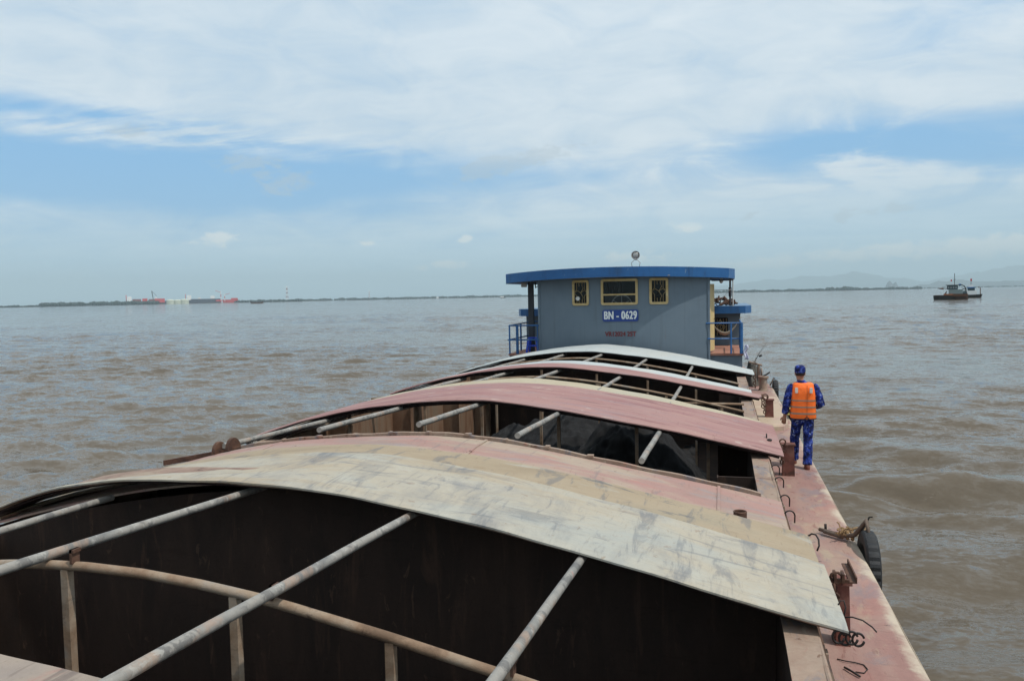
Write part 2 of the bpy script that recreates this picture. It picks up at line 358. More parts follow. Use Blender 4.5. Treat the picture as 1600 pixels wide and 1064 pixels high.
MT['sign_blue'] = plain('sign_blue', L(.018,.05,.22), .45, 0, .12, 5)
MT['sign_white'] = plain('sign_white', L(.66,.69,.68), .5, 0, .06)
MT['red_text'] = plain('faded_red_lettering', L(.16,.035,.04), .7, 0, .35, 14)
MT['stool'] = plain('blue_plastic', L(.022,.07,.52), .35, 0, .08)
MT['rubber'] = plain('black_rubber', L(.018,.019,.021), .62, 0, .4, 26, .5)
MT['rope'] = plain('tan_rope', L(.30,.19,.095), .9, 0, .4, 60, .6)
MT['oldrope'] = plain('weathered_rope', L(.15,.11,.085), .9, 0, .4, 60, .6)
MT['hammock'] = plain('beige_cloth', L(.38,.33,.26), .9, 0, .15, 10, .3)
MT['tarp'] = plain('grey_tarp', L(.10,.09,.075), .85, 0, .4, 5, .5)
MT['sand'] = paint('shade_darkened_sand', [L(.010,.010,.0105), L(.017,.017,.018), L(.027,.027,.027)], (), scale=2.5, rough=.9, bump=.9, grain=.35)  # sand darkened so its colour carries the deep shade of the hold
def glass():
    m = bpy.data.materials.new('window_pane'); m.use_nodes = True; m.node_tree.nodes.clear(); t = NT(m.node_tree)
    out = t.new('ShaderNodeOutputMaterial'); tr = t.new('ShaderNodeBsdfTransparent'); gl = t.new('ShaderNodeBsdfGlossy'); mx = t.new('ShaderNodeMixShader')
    tr.inputs[0].default_value = (.75, .78, .78, 1); gl.inputs['Roughness'].default_value = .05; mx.inputs[0].default_value = .02
    t.l.new(tr.outputs[0], mx.inputs[1]); t.l.new(gl.outputs[0], mx.inputs[2]); t.l.new(mx.outputs[0], out.inputs[0]); return m
MT['glass'] = glass()

# ------------------------------------------------------------------ water
ZW = -1.65
def water_material():
    m, t, b, co = mat_base('muddy_river_water')
    mud = t.noise(t.mapping(co, (.05, .12, 1), (0, 0, YAW)), 1.0, 4, .5, .4)
    t.put(b.inputs['Base Color'], t.ramp(mud, [(.3, L(.106,.086,.063)), (.7, L(.128,.104,.077))]))
    b.inputs['Roughness'].default_value = .06; b.inputs['IOR'].default_value = 1.333; b.inputs['Specular IOR Level'].default_value = .28
    def slopes(sc_, an, rot, det, ro, loc):
        nd = t.new('ShaderNodeTexNoise'); t.put(nd.inputs['Vector'], t.mapping(co, an, (0, 0, rot), loc)); nd.inputs['Scale'].default_value = sc_
        nd.inputs['Detail'].default_value = det; nd.inputs['Roughness'].default_value = ro; nd.inputs['Distortion'].default_value = .5
        r_, g_, b_ = t.sep(X(t, nd.outputs['Color'])); return r_ - .5, g_ - .5
    sx = sy = None
    gust = t.smooth(t.noise(t.mapping(co, (.03, .10, 1), (0, 0, -YAW)), 1.0, 6, .65), .36, .64)*.45 + .75
    for sc_, an, rot, det, ro, amp, loc in ((.13, (.30, 1.0, 1), -YAW+.1, 3, .55, .30, (8, 2, 4)), (.40, (.40, 1.0, 1), -YAW-.12, 3, .55, .55, (0, 0, 0)), (1.3, (.5, 1.1, 1), -YAW+.25, 4, .62, 1.15, (5, 3, 0)), (4.2, (.55, 1.1, 1), -YAW-.2, 4, .64, 1.5, (2, 9, 1)), (13.0, (.6, 1.1, 1), -YAW+.4, 3, .6, 1.05, (7, 1, 3))):
        a_, b_ = slopes(sc_, an, rot, det, ro, loc); a_, b_ = a_*(amp*.55), b_*amp
        sx, sy = (a_, b_) if sx is None else (sx + a_, sy + b_)
    geo = t.new('ShaderNodeNewGeometry'); nx, ny, nz = t.sep(X(t, geo.outputs['Normal']))
    nv = t.new('ShaderNodeVectorMath', operation='NORMALIZE'); t.put(nv.inputs[0], t.comb(nx + t.math('TANH', sx*gust/.25)*.25, ny + t.math('TANH', sy*gust/.27)*.27, nz)); t.l.new(nv.outputs[0], b.inputs['Normal'])
    return m
def build_water():
    NA = 1000
    rings = np.concatenate([np.geomspace(2, 15, 130), np.geomspace(15, 420, 680)[1:], np.geomspace(420, 25000, 140)[1:]]); NR = len(rings)-1; a = np.radians(np.linspace(-90, 62, NA+1))
    rr, aa = np.meshgrid(rings, a, indexing='ij'); x = rr*np.sin(aa); y = rr*np.cos(aa); z = np.zeros_like(x)
    sp = np.gradient(rings)[:, None]+0*rr; rng = np.random.RandomState(23)
    mod = .75+.35*np.sin(.031*x+.052*y+1)+.25*np.sin(-.047*x+.11*y)
    for k in range(84):
        lam = .8*(5.2/.8)**rng.rand(); th = -YAW*-1 + rng.normal(0, .42)
        kx, ky = -math.sin(th)*2*math.pi/lam, math.cos(th)*2*math.pi/lam
        amp = .0043*lam**.97; ph = rng.rand()*6.28
        wgt = np.clip((lam/sp-2.2)/2.5, 0, 1)
        s = np.sin(kx*x+ky*y+ph+.5*np.sin(.21*kx*y-.17*ky*x+ph*2))
        z += wgt*amp*(s+.40*(s*s-.5))
    z *= mod
    v = np.stack([x, y, z+ZW], -1).reshape(-1, 3)
    i, j = np.meshgrid(np.arange(NR), np.arange(NA), indexing='ij'); q = (i*(NA+1)+j).ravel()
    f = np.stack([q, q+NA+1, q+NA+2, q+1], -1)
    # the rest of the circle, behind the camera, in coarse steps, and a disc in the middle
    b0 = len(v); ab = np.radians(np.linspace(62, 270, 60)); rb = np.array([2.0, 30, 200, 2000, 25000])
    vb = np.array([(r_*math.sin(q_), r_*math.cos(q_), ZW) for r_ in rb for q_ in ab]); n2 = len(ab)
    fb = [(b0+i_*n2+j_, b0+(i_+1)*n2+j_, b0+(i_+1)*n2+j_+1, b0+i_*n2+j_+1) for i_ in range(len(rb)-1) for j_ in range(n2-1)]
    v = np.concatenate([v, vb]); f = np.concatenate([f, np.array(fb)])
    f = f[:, ::-1]
    me = bpy.data.meshes.new('water'); me.vertices.add(len(v)); me.loops.add(f.size); me.polygons.add(len(f))
    me.vertices.foreach_set('co', v.ravel()); me.loops.foreach_set('vertex_index', f.ravel().astype(np.int32))
    me.polygons.foreach_set('loop_start', np.arange(0, f.size, 4, dtype=np.int32)); me.polygons.foreach_set('loop_total', np.full(len(f), 4, dtype=np.int32))
    me.update(calc_edges=True); me.polygons.foreach_set('use_smooth', [True]*len(f))
    if me.polygons[0].normal.z < 0: me.flip_normals()
    me.materials.append(water_material()); o = bpy.data.objects.new('water', me); COL.objects.link(o); structure(o)
build_water()

# ------------------------------------------------------------------ barge: shared dimensions
XC, HW = -3.3, 4.08                       # centre line and half-width of the hatch covers
XL, XR = -6.99, .39                       # inner faces of the hold
DECK_R, DECK_L = 1.46, -8.06
def arcz(x, ze=.65, za=1.36):
    u = max(-1.03, min(1.03, (x-XC)/HW)); h = za-ze
    return ze + h*(1-abs(u)**1.65) - .14*h*u*(1-u*u)

barge = thing('barge', 'long open-hold sand barge with arched hatch covers and grey wheelhouse under a blue roof', 'barge', (XC, 14.0, ZW))

def build_hull():
    def plan(ins=0.0):
        pts = []
        for y, hw in ((-6, 4.2), (-3, 4.7), (0, 4.76), (24.5, 4.76), (28, 4.55), (31, 4.2), (34, 3.7), (35, 3.2)): pts.append((XC+hw-ins, y))
        return pts + [(2*XC-x, y) for x, y in reversed(pts)]
    m = MB(); rings = []
    for z, ins in ((ZW-1.2, .25), (ZW+.3, .05), (-.16, 0), (-.14, -.012), (-.03, -.012), (-.016, .0)):
        rings.append([(x, y, z) for x, y in plan(ins)])
    m.loft(rings, cap=False)
    m.build('hull', MT['hullm'], barge)
    # side decks and deck behind the holds
    d = MB(); P = plan(0.0); n = len(P)//2
    for side in (1, -1):
        xin = XR+.02 if side > 0 else XL-.02
        ys = [-6, -3, 0, 4, 8, 12, 16, 20, 24.5, 28, 31, 34, 35]; hwf = lambda y: np.interp(y, [-6, -3, 0, 24.5, 28, 31, 34, 35], [4.2, 4.7, 4.76, 4.76, 4.55, 4.2, 3.7, 3.2])
        def fn(u, v, y0=-6, y1=35):
            y = y0+(y1-y0)*v; xo = XC+side*hwf(y); x = xin+(xo-xin)*u
            e = max(0, (u-.95)/.05)
            return (x, y, -.015*e*e + .006*math.sin(y*2.3+x*3)*math.sin(y*.7))
        d.grid(fn, 14, 180, 0, side < 0)
    d.box((XL-.02, 23.2, -.06), (XR+.02, 34.9, -.004)); d.box((XL-.02, -5.9, -.06), (XR+.02, .2, -.004))
    d.build('deck', MT['deck'], barge, True, angle=40)
MT['hullm'] = paint('hull_paint', [L(.36,.28,.20), L(.42,.34,.25), L(.45,.38,.28)], [(DRUST, 3, (1,1,.5), 0, .58, .12, .7)], scale=1.5, grain=.3)
build_hull()

def build_hold():
    # floor, long sides with frames, cross bulkheads
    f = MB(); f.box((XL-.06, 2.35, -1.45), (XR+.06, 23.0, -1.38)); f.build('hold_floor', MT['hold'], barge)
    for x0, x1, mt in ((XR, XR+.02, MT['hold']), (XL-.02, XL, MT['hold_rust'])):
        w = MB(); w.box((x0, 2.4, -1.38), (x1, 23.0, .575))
        s = -1 if x0 > 0 else 1
        for y in (3.75, 10.1, 13.1, 16.05, 19.3, 22.0):
            xi = x0 if x0 > 0 else x1
            w.box((min(xi, xi+s*.44), y, -1.38), (max(xi, xi+s*.44), y+.03, .56)); w.box((min(xi+s*.44, xi+s*.455), y-.06, -1.38), (max(xi+s*.44, xi+s*.455), y+.09, .56))
        w.build('hold_side', mt, barge)
    for y0, up in ((2.42, -.07), (6.15, -.10), (8.52, -.10), (22.9, -.05)):
        b = MB()
        b.slab(lambda u, v: (XL+.005+(XR-XL-.01)*u, y0, -1.38+(arcz(XL+.005+(XR-XL-.01)*u, .6, 1.3)+up+1.38)*v),
               lambda u, v: (XL+.005+(XR-XL-.01)*u, y0+.03, -1.38+(arcz(XL+.005+(XR-XL-.01)*u, .6, 1.3)+up+1.38)*v), 30, 4)
        for k in range(6):
            x = XL+.6+k*1.22; b.box((x, y0+.03, -1.38), (x+.03, y0+.12, .5))
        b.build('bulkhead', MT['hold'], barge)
build_hold()

def build_coaming():
    for s in (1, -1):
        xi = XR if s > 0 else XL; m = MB(); X_ = lambda d: xi+s*d
        def plate(d0, z0, d1, z1, y0, y1, th=.016):
            n = 60
            m.slab(lambda u, v: (X_(d0+(d1-d0)*v), y0+(y1-y0)*u, z0+(z1-z0)*v+.006*math.sin(u*97)+.004*math.sin(u*41+2)),
                   lambda u, v: (X_(d0+(d1-d0)*v), y0+(y1-y0)*u, z0+(z1-z0)*v-th+.006*math.sin(u*97)+.004*math.sin(u*41+2)), n, 1)
        plate(-.005, .605, .205, .60, 2.4, 23.0)                      # flat top rail
        m.box((min(X_(.19), X_(.206)), 2.4, .0), (max(X_(.19), X_(.206)), 23.0, .592))   # outer plate
        m.tube([(X_(.205), 2.4, .59), (X_(.205), 23.0, .59)], .018, 8)   # rounded edge bar
        m.build('hatch_coaming', MT['coaming'], barge)
        for k in range(17):                                             # small bracket stays down to the deck
            y = 2.95+k*1.22; b = MB()
            b.loft([[(X_(.207), y, .54), (X_(.25), y, .54), (X_(.40), y, .0), (X_(.207), y, .0)], [(X_(.207), y+.014, .54), (X_(.25), y+.014, .54), (X_(.40), y+.014, .0), (X_(.207), y+.014, .0)]])
            b.box((min(X_(.252), X_(.27)), y-.035, .30), (max(X_(.252), X_(.27)), y+.05, .50))
            b.build('coaming_bracket', MT['coaming'], barge)
    # deck-level pads and tall stays with hooks on the right-hand side
    for y, h in ((12.85, .47), (17.9, .50), (6.75, .50)):
        m = MB(); x0 = .90 if y > 8 else .875; wd = .17 if y > 8 else .10
        m.loft([[(x0-.0, y-.09, 0), (x0+wd+.01, y-.09, 0), (x0+wd+.01, y+.09, 0), (x0-.0, y+.09, 0)], [(x0+.01, y-.08, h), (x0+wd, y-.08, h), (x0+wd, y+.08, h), (x0+.01, y+.08, h)]])
        m.box((x0-.02, y-.10, h), (x0+wd+.02, y+.10, h+.022))
        
        st = m.build('cover_stay', MT['stay_red'], barge)
        k = MB(); k.box((x0+.10, y-.10, h+.024), (x0+.155, y+.36, h+.034)); k.box((x0+.145, y-.10, h+.034), (x0+.155, y+.36, h+.075)); k.box((x0-.20, y-.10, h+.024), (x0+.098, y-.07, h+.05)); k.box((x0-.02, y-.12, h+.024), (x0+.0, y-.02, h+.10)); k.box((x0+.04, y-.12, h+.024), (x0+.06, y-.02, h+.10))
        if y < 8: k.build('angle_iron', MT['rust'], st)
        c = MB()
        for q in range(4): c.ring((x0-.02+.012*(q % 2), y-.11-.004*q, h-.02-q*.075), .036, .011, 'y' if q % 2 else 'x', 10, 5, sx=.75)
        c.ring((x0+.0, y-.10, h+.06), .045, .012, 'y', 10, 5)
        c.build('chain', MT['rust'], st, True)
    # hooks on the coaming edge
    for y in (8.35, 8.99, 9.85, 10.55):
        m = MB(); x = XR+.25
        m.box((x-.055, y-.035, .42), (x-.02, y+.005, .60)); m.tube([(x-.04+.055*(1-math.cos(q)), y-.01+.05*q/3.1, .57+.06*math.sin(q)) for q in np.linspace(0, 3.3, 14)]+[(x+.068, y+.045, .50)], .0075, 7)
        m.build('hook', MT['iron'], barge, True, angle=50)
build_coaming()

def build_arched_deck():
    def z(x, y, dz=0): return arcz(x, .61, 1.27) + .012*math.sin(x*2.1+y*3) + .006*math.sin(y*9+x) + dz
    m = MB(); x0, x1, y0, y1 = XL-.2, XR+.2, 6.16, 8.56
    m.slab(lambda u, v: (x0+(x1-x0)*u, y0+(y1-y0)*v, z(x0+(x1-x0)*u, y0+(y1-y0)*v)), lambda u, v: (x0+(x1-x0)*u, y0+(y1-y0)*v, z(x0+(x1-x0)*u, y0+(y1-y0)*v, -.02)), 60, 14)
    for x in (-.05, -.9-1.7, -5.2): m.slab(lambda u, v: (x+.03*u, y0+(y1-y0)*v, z(x, y0+(y1-y0)*v, .010)), lambda u, v: (x+.03*u, y0+(y1-y0)*v, z(x, y0+(y1-y0)*v, -.002)), 1, 10)   # weld straps
    m.build('arched_deck', MT['pink_deck'], barge, True, angle=40)
    lip = MB(); n = 60; a, b = XL+1.22, XR+.0
    lip.slab(lambda u, v: (a+(b-a)*u, 8.57+.055*v, z(a+(b-a)*u, 8.6)+.032+.005*math.sin(u*60)), lambda u, v: (a+(b-a)*u, 8.57+.055*v, z(a+(b-a)*u, 8.6)-.12), n, 1)
    for k in range(9): 
        x = -5.2+k*.47; lip.box((x, 8.555, z(x, 8.6)+.02), (x+.03+.02*(k % 3), 8.632, z(x, 8.6)+.040+.006*(k % 2)))
    lip.build('deck_lip', MT['coaming'], barge)
    # rusty end of the lip on the far left with two half-round lugs
    r_ = MB(); a2 = -6.92
    r_.slab(lambda u, v: (a2+(a-a2)*u, 8.58+.07*v, .84+.215*u), lambda u, v: (a2+(a-a2)*u, 8.58+.07*v, .775+.215*u), 12, 1)
    bar = r_.build('lip_bar', MT['rust'], barge)
    for x, z0 in ((-6.10, .955), (-5.90, 1.01)):
        q = MB(); pr = [(.085*math.cos(t_), .15*math.sin(t_)) for t_ in np.linspace(0, math.pi, 14)]
        q.loft([[(x+.035*p[0]/.085-.03, 8.61+p[0], z0+p[1]) for p in pr], [(x+.035*p[0]/.085+.02, 8.60+p[0], z0+p[1]) for p in pr]])
        q.build('half_round_lug', MT['rust'], barge)
    s = MB(); zz = z(.16, 7.62); pts = [(.16, 7.62, zz-.01), (.16, 7.62, zz+.065)]
    s.tube(pts, .062, 18, cap=False); s.tube([(.16, 7.62, zz+.065), (.16, 7.62, zz-.005)], .050, 18, cap=False); s.ring((.16, 7.62, zz+.065), .056, .008, 'z', 20, 6)
    s.build('pipe_stub', MT['rust'], barge, True, angle=50)
build_arched_deck()

def hatch_beam(y, pts_x, struts, za=1.30, r=.027, low=None, shape=None):
    m = MB(); f = (lambda x: float(np.interp(x, [p[0] for p in shape], [p[1] for p in shape]))+r) if shape else (lambda x: arcz(x, .60, za))
    m.tube([(x, y, f(x)-r) for x in np.linspace(*pts_x, 40)], r, 12)
    o = m.build('hatch_beam', MT['beam'], barge, True, angle=60)
    for x in struts:
        s = MB(); w = .024; s.box((x-w, y-w, -1.38), (x+w, y+w, f(x)-r*1.7)); s.build('strut', MT['beam'], o)
    if low:
        s = MB(); s.tube([(x, y+.05, low) for x in np.linspace(pts_x[0], pts_x[1], 8)], .022, 8); s.build('tie_bar', MT['beam'], o, True)
hatch_beam(3.75, (XL, XR), (-4.8, -3.72, -2.6, -1.68, -.62), 1.33, .028, shape=[(-7.0, .62), (-6.2, .90), (-5.4, 1.125), (-4.75, 1.235), (-4.3, 1.295), (-3.95, 1.322), (-3.6, 1.330), (-3.2, 1.317), (-2.8, 1.28), (-2.38, 1.222), (-1.68, 1.083), (-1.03, .938), (-.3, .765), (.39, .60)])
hatch_beam(12.0, (XL, XR), (-6.0, -4.8, -3.6, -2.45, -1.25, -.2))
hatch_beam(14.95, (XL, XR), (-5.8, -4.6, -3.4, -2.25, -1.0, .0), 1.30, .024, .80)
hatch_beam(19.5, (XL, XR), (-5.6, -4.4, -3.0, -1.75, -.6), 1.30, .027)

# cleats welded on the near beam
for x in (-3.66, -2.36, -1.02):
    m = MB(); z = float(np.interp(x, [-3.6, -2.38, -1.03], [1.330, 1.222, .938]))+.028; m.box((x-.008, 3.72, z-.01), (x+.008, 3.78, z+.075)); m.box((x-.008, 3.72, z+.055), (x+.02, 3.78, z+.075)); m.build('cleat', MT['rust'], barge)

# ------------------------------------------------------------------ loose support poles
POLE_WORDS = {
 'near': ['long grey steel pole lying over the open near hold, farthest left in view', 'long grey steel pole over the near hold with a pink paint mark at its middle', 'long worn steel pole crossing the middle of the near hold', 'steel pole over the near hold closest to the starboard coaming'],
 'mid': ['grey pole in the sand hold opening nearest the starboard coaming', 'grey pole above the dark sand, second from starboard in front of the red cover', 'grey pole in front of the red cover at the crown of the arch', 'grey pole in front of the rust-lit hold side under the red cover', 'grey pole lowest on the port slope in front of the red cover'],
 'far': ['pale pole between cream strip and pink cover nearest the starboard side', 'pale pole between cream strip and pink cover, second from starboard', 'tan pole at the crown between cream strip and pink cover', 'pale pole between cream strip and pink cover, second from port', 'pale pole between cream strip and pink cover, farthest to port'],
 'last': ['pole before the white cover nearest the starboard side', 'pole before the white cover, second from starboard', 'pole before the white cover at the crown of the arch', 'pole before the white cover, second from port', 'pole before the white cover, farthest to port']}
def pole(a, b, r, label, grp):
    a, b = Vector(a), Vector(b); m = MB(); d = b-a
    pts = [a+d*(i/12)+Vector((.0015*math.sin(i*1.3+a.x*5), 0, .0015*math.sin(i*1.1+a.x*3))) for i in range(13)]
    m.tube(pts, r, 14)
    tag(m.build('support_pole', MT['pipe'], None, True, loc=a, angle=60), label, 'pole', grp)
near = [((-5.45, 2.2, 1.18), (-5.45, 6.05, 1.07)), ((-3.85, 2.2, 1.475), (-3.85, 6.05, 1.24)), ((-2.3, 2.2, 1.405), (-2.3, 6.05, 1.17)), ((-.97, 2.0, 1.28), (-.97, 6.05, .93))]
for (a, b), w in zip(near, POLE_WORDS['near']): pole(a, b, .0295, w, 'steel poles across the near hold')
for key, xs, y0, y1 in (('mid', (-.85, -2.24, -3.43, -4.72, -6.05), 8.62, 11.9), ('far', (-.84, -2.05, -3.33, -4.5, -5.6), 13.4, 16.9), ('last', (-.77, -1.92, -3.07, -4.13, -5.3), 17.4, 22.2)):
    for x, w in zip(xs, POLE_WORDS[key]):
        z0 = arcz(x, .60, 1.30); pole((x, y0, z0+(.075 if key == 'mid' else .03)), (x+.03, y1, z0-.045), .034, w, {'mid': 'poles in front of the red cover', 'far': 'poles between the cream strip and the pink cover', 'last': 'poles in front of the white cover'}[key])

# ------------------------------------------------------------------ hatch covers
def hatch_cover(label, y0, y1, sk0, sk1, mat, ze=.66, za=1.37, layers=1, tilt=0.0, xr=.78, seed=0, rings=True, wob_a=.4, lift=0.0, stack=0.0, xl=-7.4):
    t = thing('hatch_cover', label, 'hatch cover', (XC, (y0+y1)/2, ze), 'arched steel hatch covers on the barge')
    def sx(x): return min(1.0, max(0.0, (xr-x)/8.15))
    def Y(x, v): return y0+sk0(sx(x)) + (y1+sk1(sx(x))-y0-sk0(sx(x)))*v
    def z(x, y, dz=0):
        wob = wob_a*(.010*math.sin(x*2.3+y*1.9+seed)+.007*math.sin(x*5.1-y*4.3+seed*2)+.004*math.sin(x*11+y*7))+lift*math.exp(-((x+5.9)/1.4)**2)*max(0, 1-(y-Y(x, 0))/.55)
        return arcz(x, ze, za)+wob+dz+tilt*(y-y0)
    nx, ny = 72, 12
    def top(u, v):
        x = xl+(xr-xl)*u; y = Y(x, v); e = .018*math.exp(-((v)/.06)**2)
        return (x, y, z(x, y, .008-e))
    def bot(u, v):
        x = xl+(xr-xl)*u; y = Y(x, v); e = .018*math.exp(-((v)/.06)**2)
        return (x, y, z(x, y, -.006-e))
    MB().slab(top, bot, nx, ny).build('cover_sheet', mat, t, True, angle=40)
    for k in range(layers):
        f = MB(); d = .028+.026*k; dx_ = lambda x, k=k: stack*k*min(1, max(0, (-4.6-x)/2.8))
        f.tube([(x, Y(x, 0)+.035+.05*k, z(x, Y(x, 0))-d-dx_(x)-.006*math.sin(x*3+k)) for x in np.linspace(xl+.03, xr-.03-.05*k, 44)], .011, 8)
        f.slab(lambda u, v: (xl+.05+(xr-.1-xl)*u, Y(xl+(xr-xl)*u, 0)+.05+.05*k+.5*v, z(xl+(xr-xl)*u, Y(xl+(xr-xl)*u, 0))-d+.01), lambda u, v: (xl+.05+(xr-.1-xl)*u, Y(xl+(xr-xl)*u, 0)+.05+.05*k+.5*v, z(xl+(xr-xl)*u, Y(xl+(xr-xl)*u, 0))-d), 40, 1)
        f.build('edge_frame', MT['steel_edge'] if k == 0 and layers < 3 else MT['edge_shade'], t, True, angle=40)
    return t, Y, z
quad = lambda a: (lambda s: a*s*s)
zero = lambda s: 0.0
def rings_on(t, x, y, z, n, step, rad=.05):
    for k in range(n):
        m = MB(); m.ring((x+step*k, y+.006*(k % 2), z-.045-.01*(k % 2)), rad, .008, 'y', 16, 6, sx=.85, arc=(.05, .97)); m.build('tie_ring', MT['iron'], t, True)
c1, Y1, Z1 = hatch_cover('pale greenish-white weathered hatch cover, nearest whole one with grey scuffs', 5.36, 6.62, quad(.85), lambda s: .25*math.sin(s*3.1), MT['cover_pale'], .665, 1.385, 2, seed=1, lift=.11)
rings_on(c1, .72, 5.37, .66, 4, .04, .042)
w = MB(); w.tube([(.76, 5.75, .66), (.785, 5.78, .70), (.81, 5.79, .70), (.82, 5.77, .66), (.80, 5.72, .61)], .0055, 6); w.tube([(.78, 5.64, .64), (.84, 5.62, .655), (.90, 5.59, .65), (.95, 5.54, .63), (.97, 5.50, .615)], .005, 6); w.build('wire_loop', MT['iron'], c1, True)
c2, Y2, Z2 = hatch_cover('tan yellowish hatch cover tucked behind the pale nearest cover', 6.56, 7.44, lambda s: .25*math.sin(s*3.1), lambda s: .05*math.sin(s*3.1), MT['cover_tan'], .645, 1.345, 1, xr=.75, seed=4)
w = MB(); w.tube([(.74, 7.42, .66), (.77, 7.41, .685), (.80, 7.39, .685), (.82, 7.35, .655), (.82, 7.31, .61), (.80, 7.28, .575)], .008, 7); w.build('tie_hook', MT['iron'], c2, True)
c3, Y3, Z3 = hatch_cover('dull red hatch cover in front of the standing man', 11.08, 13.5, lambda s: -.33*math.sin(min(1, s*1.25)*3.14)+.25*s**4, lambda s: -.6*math.sin(s*2.2), MT['cover_red'], .665, 1.385, 3, seed=7, xr=.80, stack=.045)
m = MB(); m.ring((.66, 11.9, Z3(.66, 11.9)+.02), .05, .009, 'z', 14, 6, sx=.6); m.build('tie_ring', MT['iron'], c3, True); m = MB(); m.ring((.63, 12.08, Z3(.63, 12.08)+.03), .035, .009, 'x', 12, 6); m.build('eye_ring', MT['iron'], c3, True)
c4, Y4, Z4 = hatch_cover('narrow cream strip of hatch cover behind the red one', 13.1, 13.78, zero, lambda s: .12*math.sin(s*3.1), MT['cover_cream'], .65, 1.355, 1, xr=.62, seed=2)
c5, Y5, Z5 = hatch_cover('dusty pink hatch cover between cream strip and white strip', 17.0, 17.4, lambda s: -1.0*math.sin(min(1, s*1.1)*3.0)*.95, lambda s: -.62*math.sin(s*2.6), MT['cover_pink'] if 'cover_pink' in MT else MT['cover_red'], .665, 1.385, 3, seed=5, xr=.80)
c6, Y6, Z6 = hatch_cover('thin white strip of hatch cover behind the pink one', 17.3, 18.1, lambda s: -.6*math.sin(s*2.6), lambda s: -.5*math.sin(s*2.4), MT['cover_white'], .65, 1.365, 1, xr=.62, seed=8)
c7, Y7, Z7 = hatch_cover('bluish white farthest hatch cover right before the wheelhouse', 21.9, 23.2, lambda s: -1.3*math.sin(min(1, s*1.2)*2.9), zero, MT['cover_white'], .665, 1.375, 3, seed=9, xr=.84)
for t, y in ((c3, 11.08), (c5, 17.0), (c7, 21.9)):
    for x, zz in ((-7.4, arcz(-7.4, .665, 1.385)),):
        for k in range(3):
            m = MB(); m.ring((x-.01+.03*k, y+.10, zz-.05), .05, .009, 'y', 12, 5, sx=.7); m.build('tie_ring', MT['iron'], t, True)
m = MB()
for q in range(4): m.ring((.80+.02*(q % 2), 17.0, .70-q*.07), .04, .012, 'y' if q % 2 else 'x', 10, 5, sx=.75)
m.ring((.86, 17.0, .68), .06, .013, 'y', 12, 6); m.build('tie_chain', MT['rust'], c5, True)
m = MB()
for q in range(5): m.ring((.86-.02*(q % 2), 21.9, .66-q*.08), .045, .014, 'y' if q % 2 else 'x', 10, 5, sx=.75)
m.build('tie_chain', MT['rust'], c7, True)
# cover over the bow end of the near hold, just under the camera
hatch_cover('pale pinkish cover edge at the very front, lowest corner of the view', .3, 2.66, zero, zero, MT['cover_front'], .66, 1.37, 1, seed=12)

# sand in the holds
def sand(label, cx, cy, rad, zt, zb, seed):
    m = MB(); n = 130
    def fn(u, v):
        x = cx+(u-.5)*2*rad[0]; y = cy+(v-.5)*2*rad[1]; d = math.hypot((u-.5)*2, (v-.5)*2)
        h = max(0, 1-d*.98)
        nz = mnoise.fractal(Vector((x*.8+seed, y*.8, 1)), .8, 2.1, 6)
        z = zb+(zt-zb)*min(1, h*1.25)**.95 + nz*.24*(h > 0) + .10*mnoise.fractal(Vector((x*3.2, y*3.2, seed)), .7, 2.2, 5)
        return (max(XL+.18, min(XR-.18, x)), y, max(zb-.05, z))
    m.grid(fn, n, n); tag(m.build('sand_heap', MT['sand'], None, True, loc=(cx, cy, zb)), label, 'sand heap', 'heaps of dark sand in the hold')
sand('big heap of dark grey sand in the middle hold under the red cover', -1.70, 14.5, (2.0, 2.8), .52, -1.37, 3)
sand('low heap of dark sand farther back in the hold', -3.6, 19.6, (3.0, 2.6), -.15, -1.37, 8)

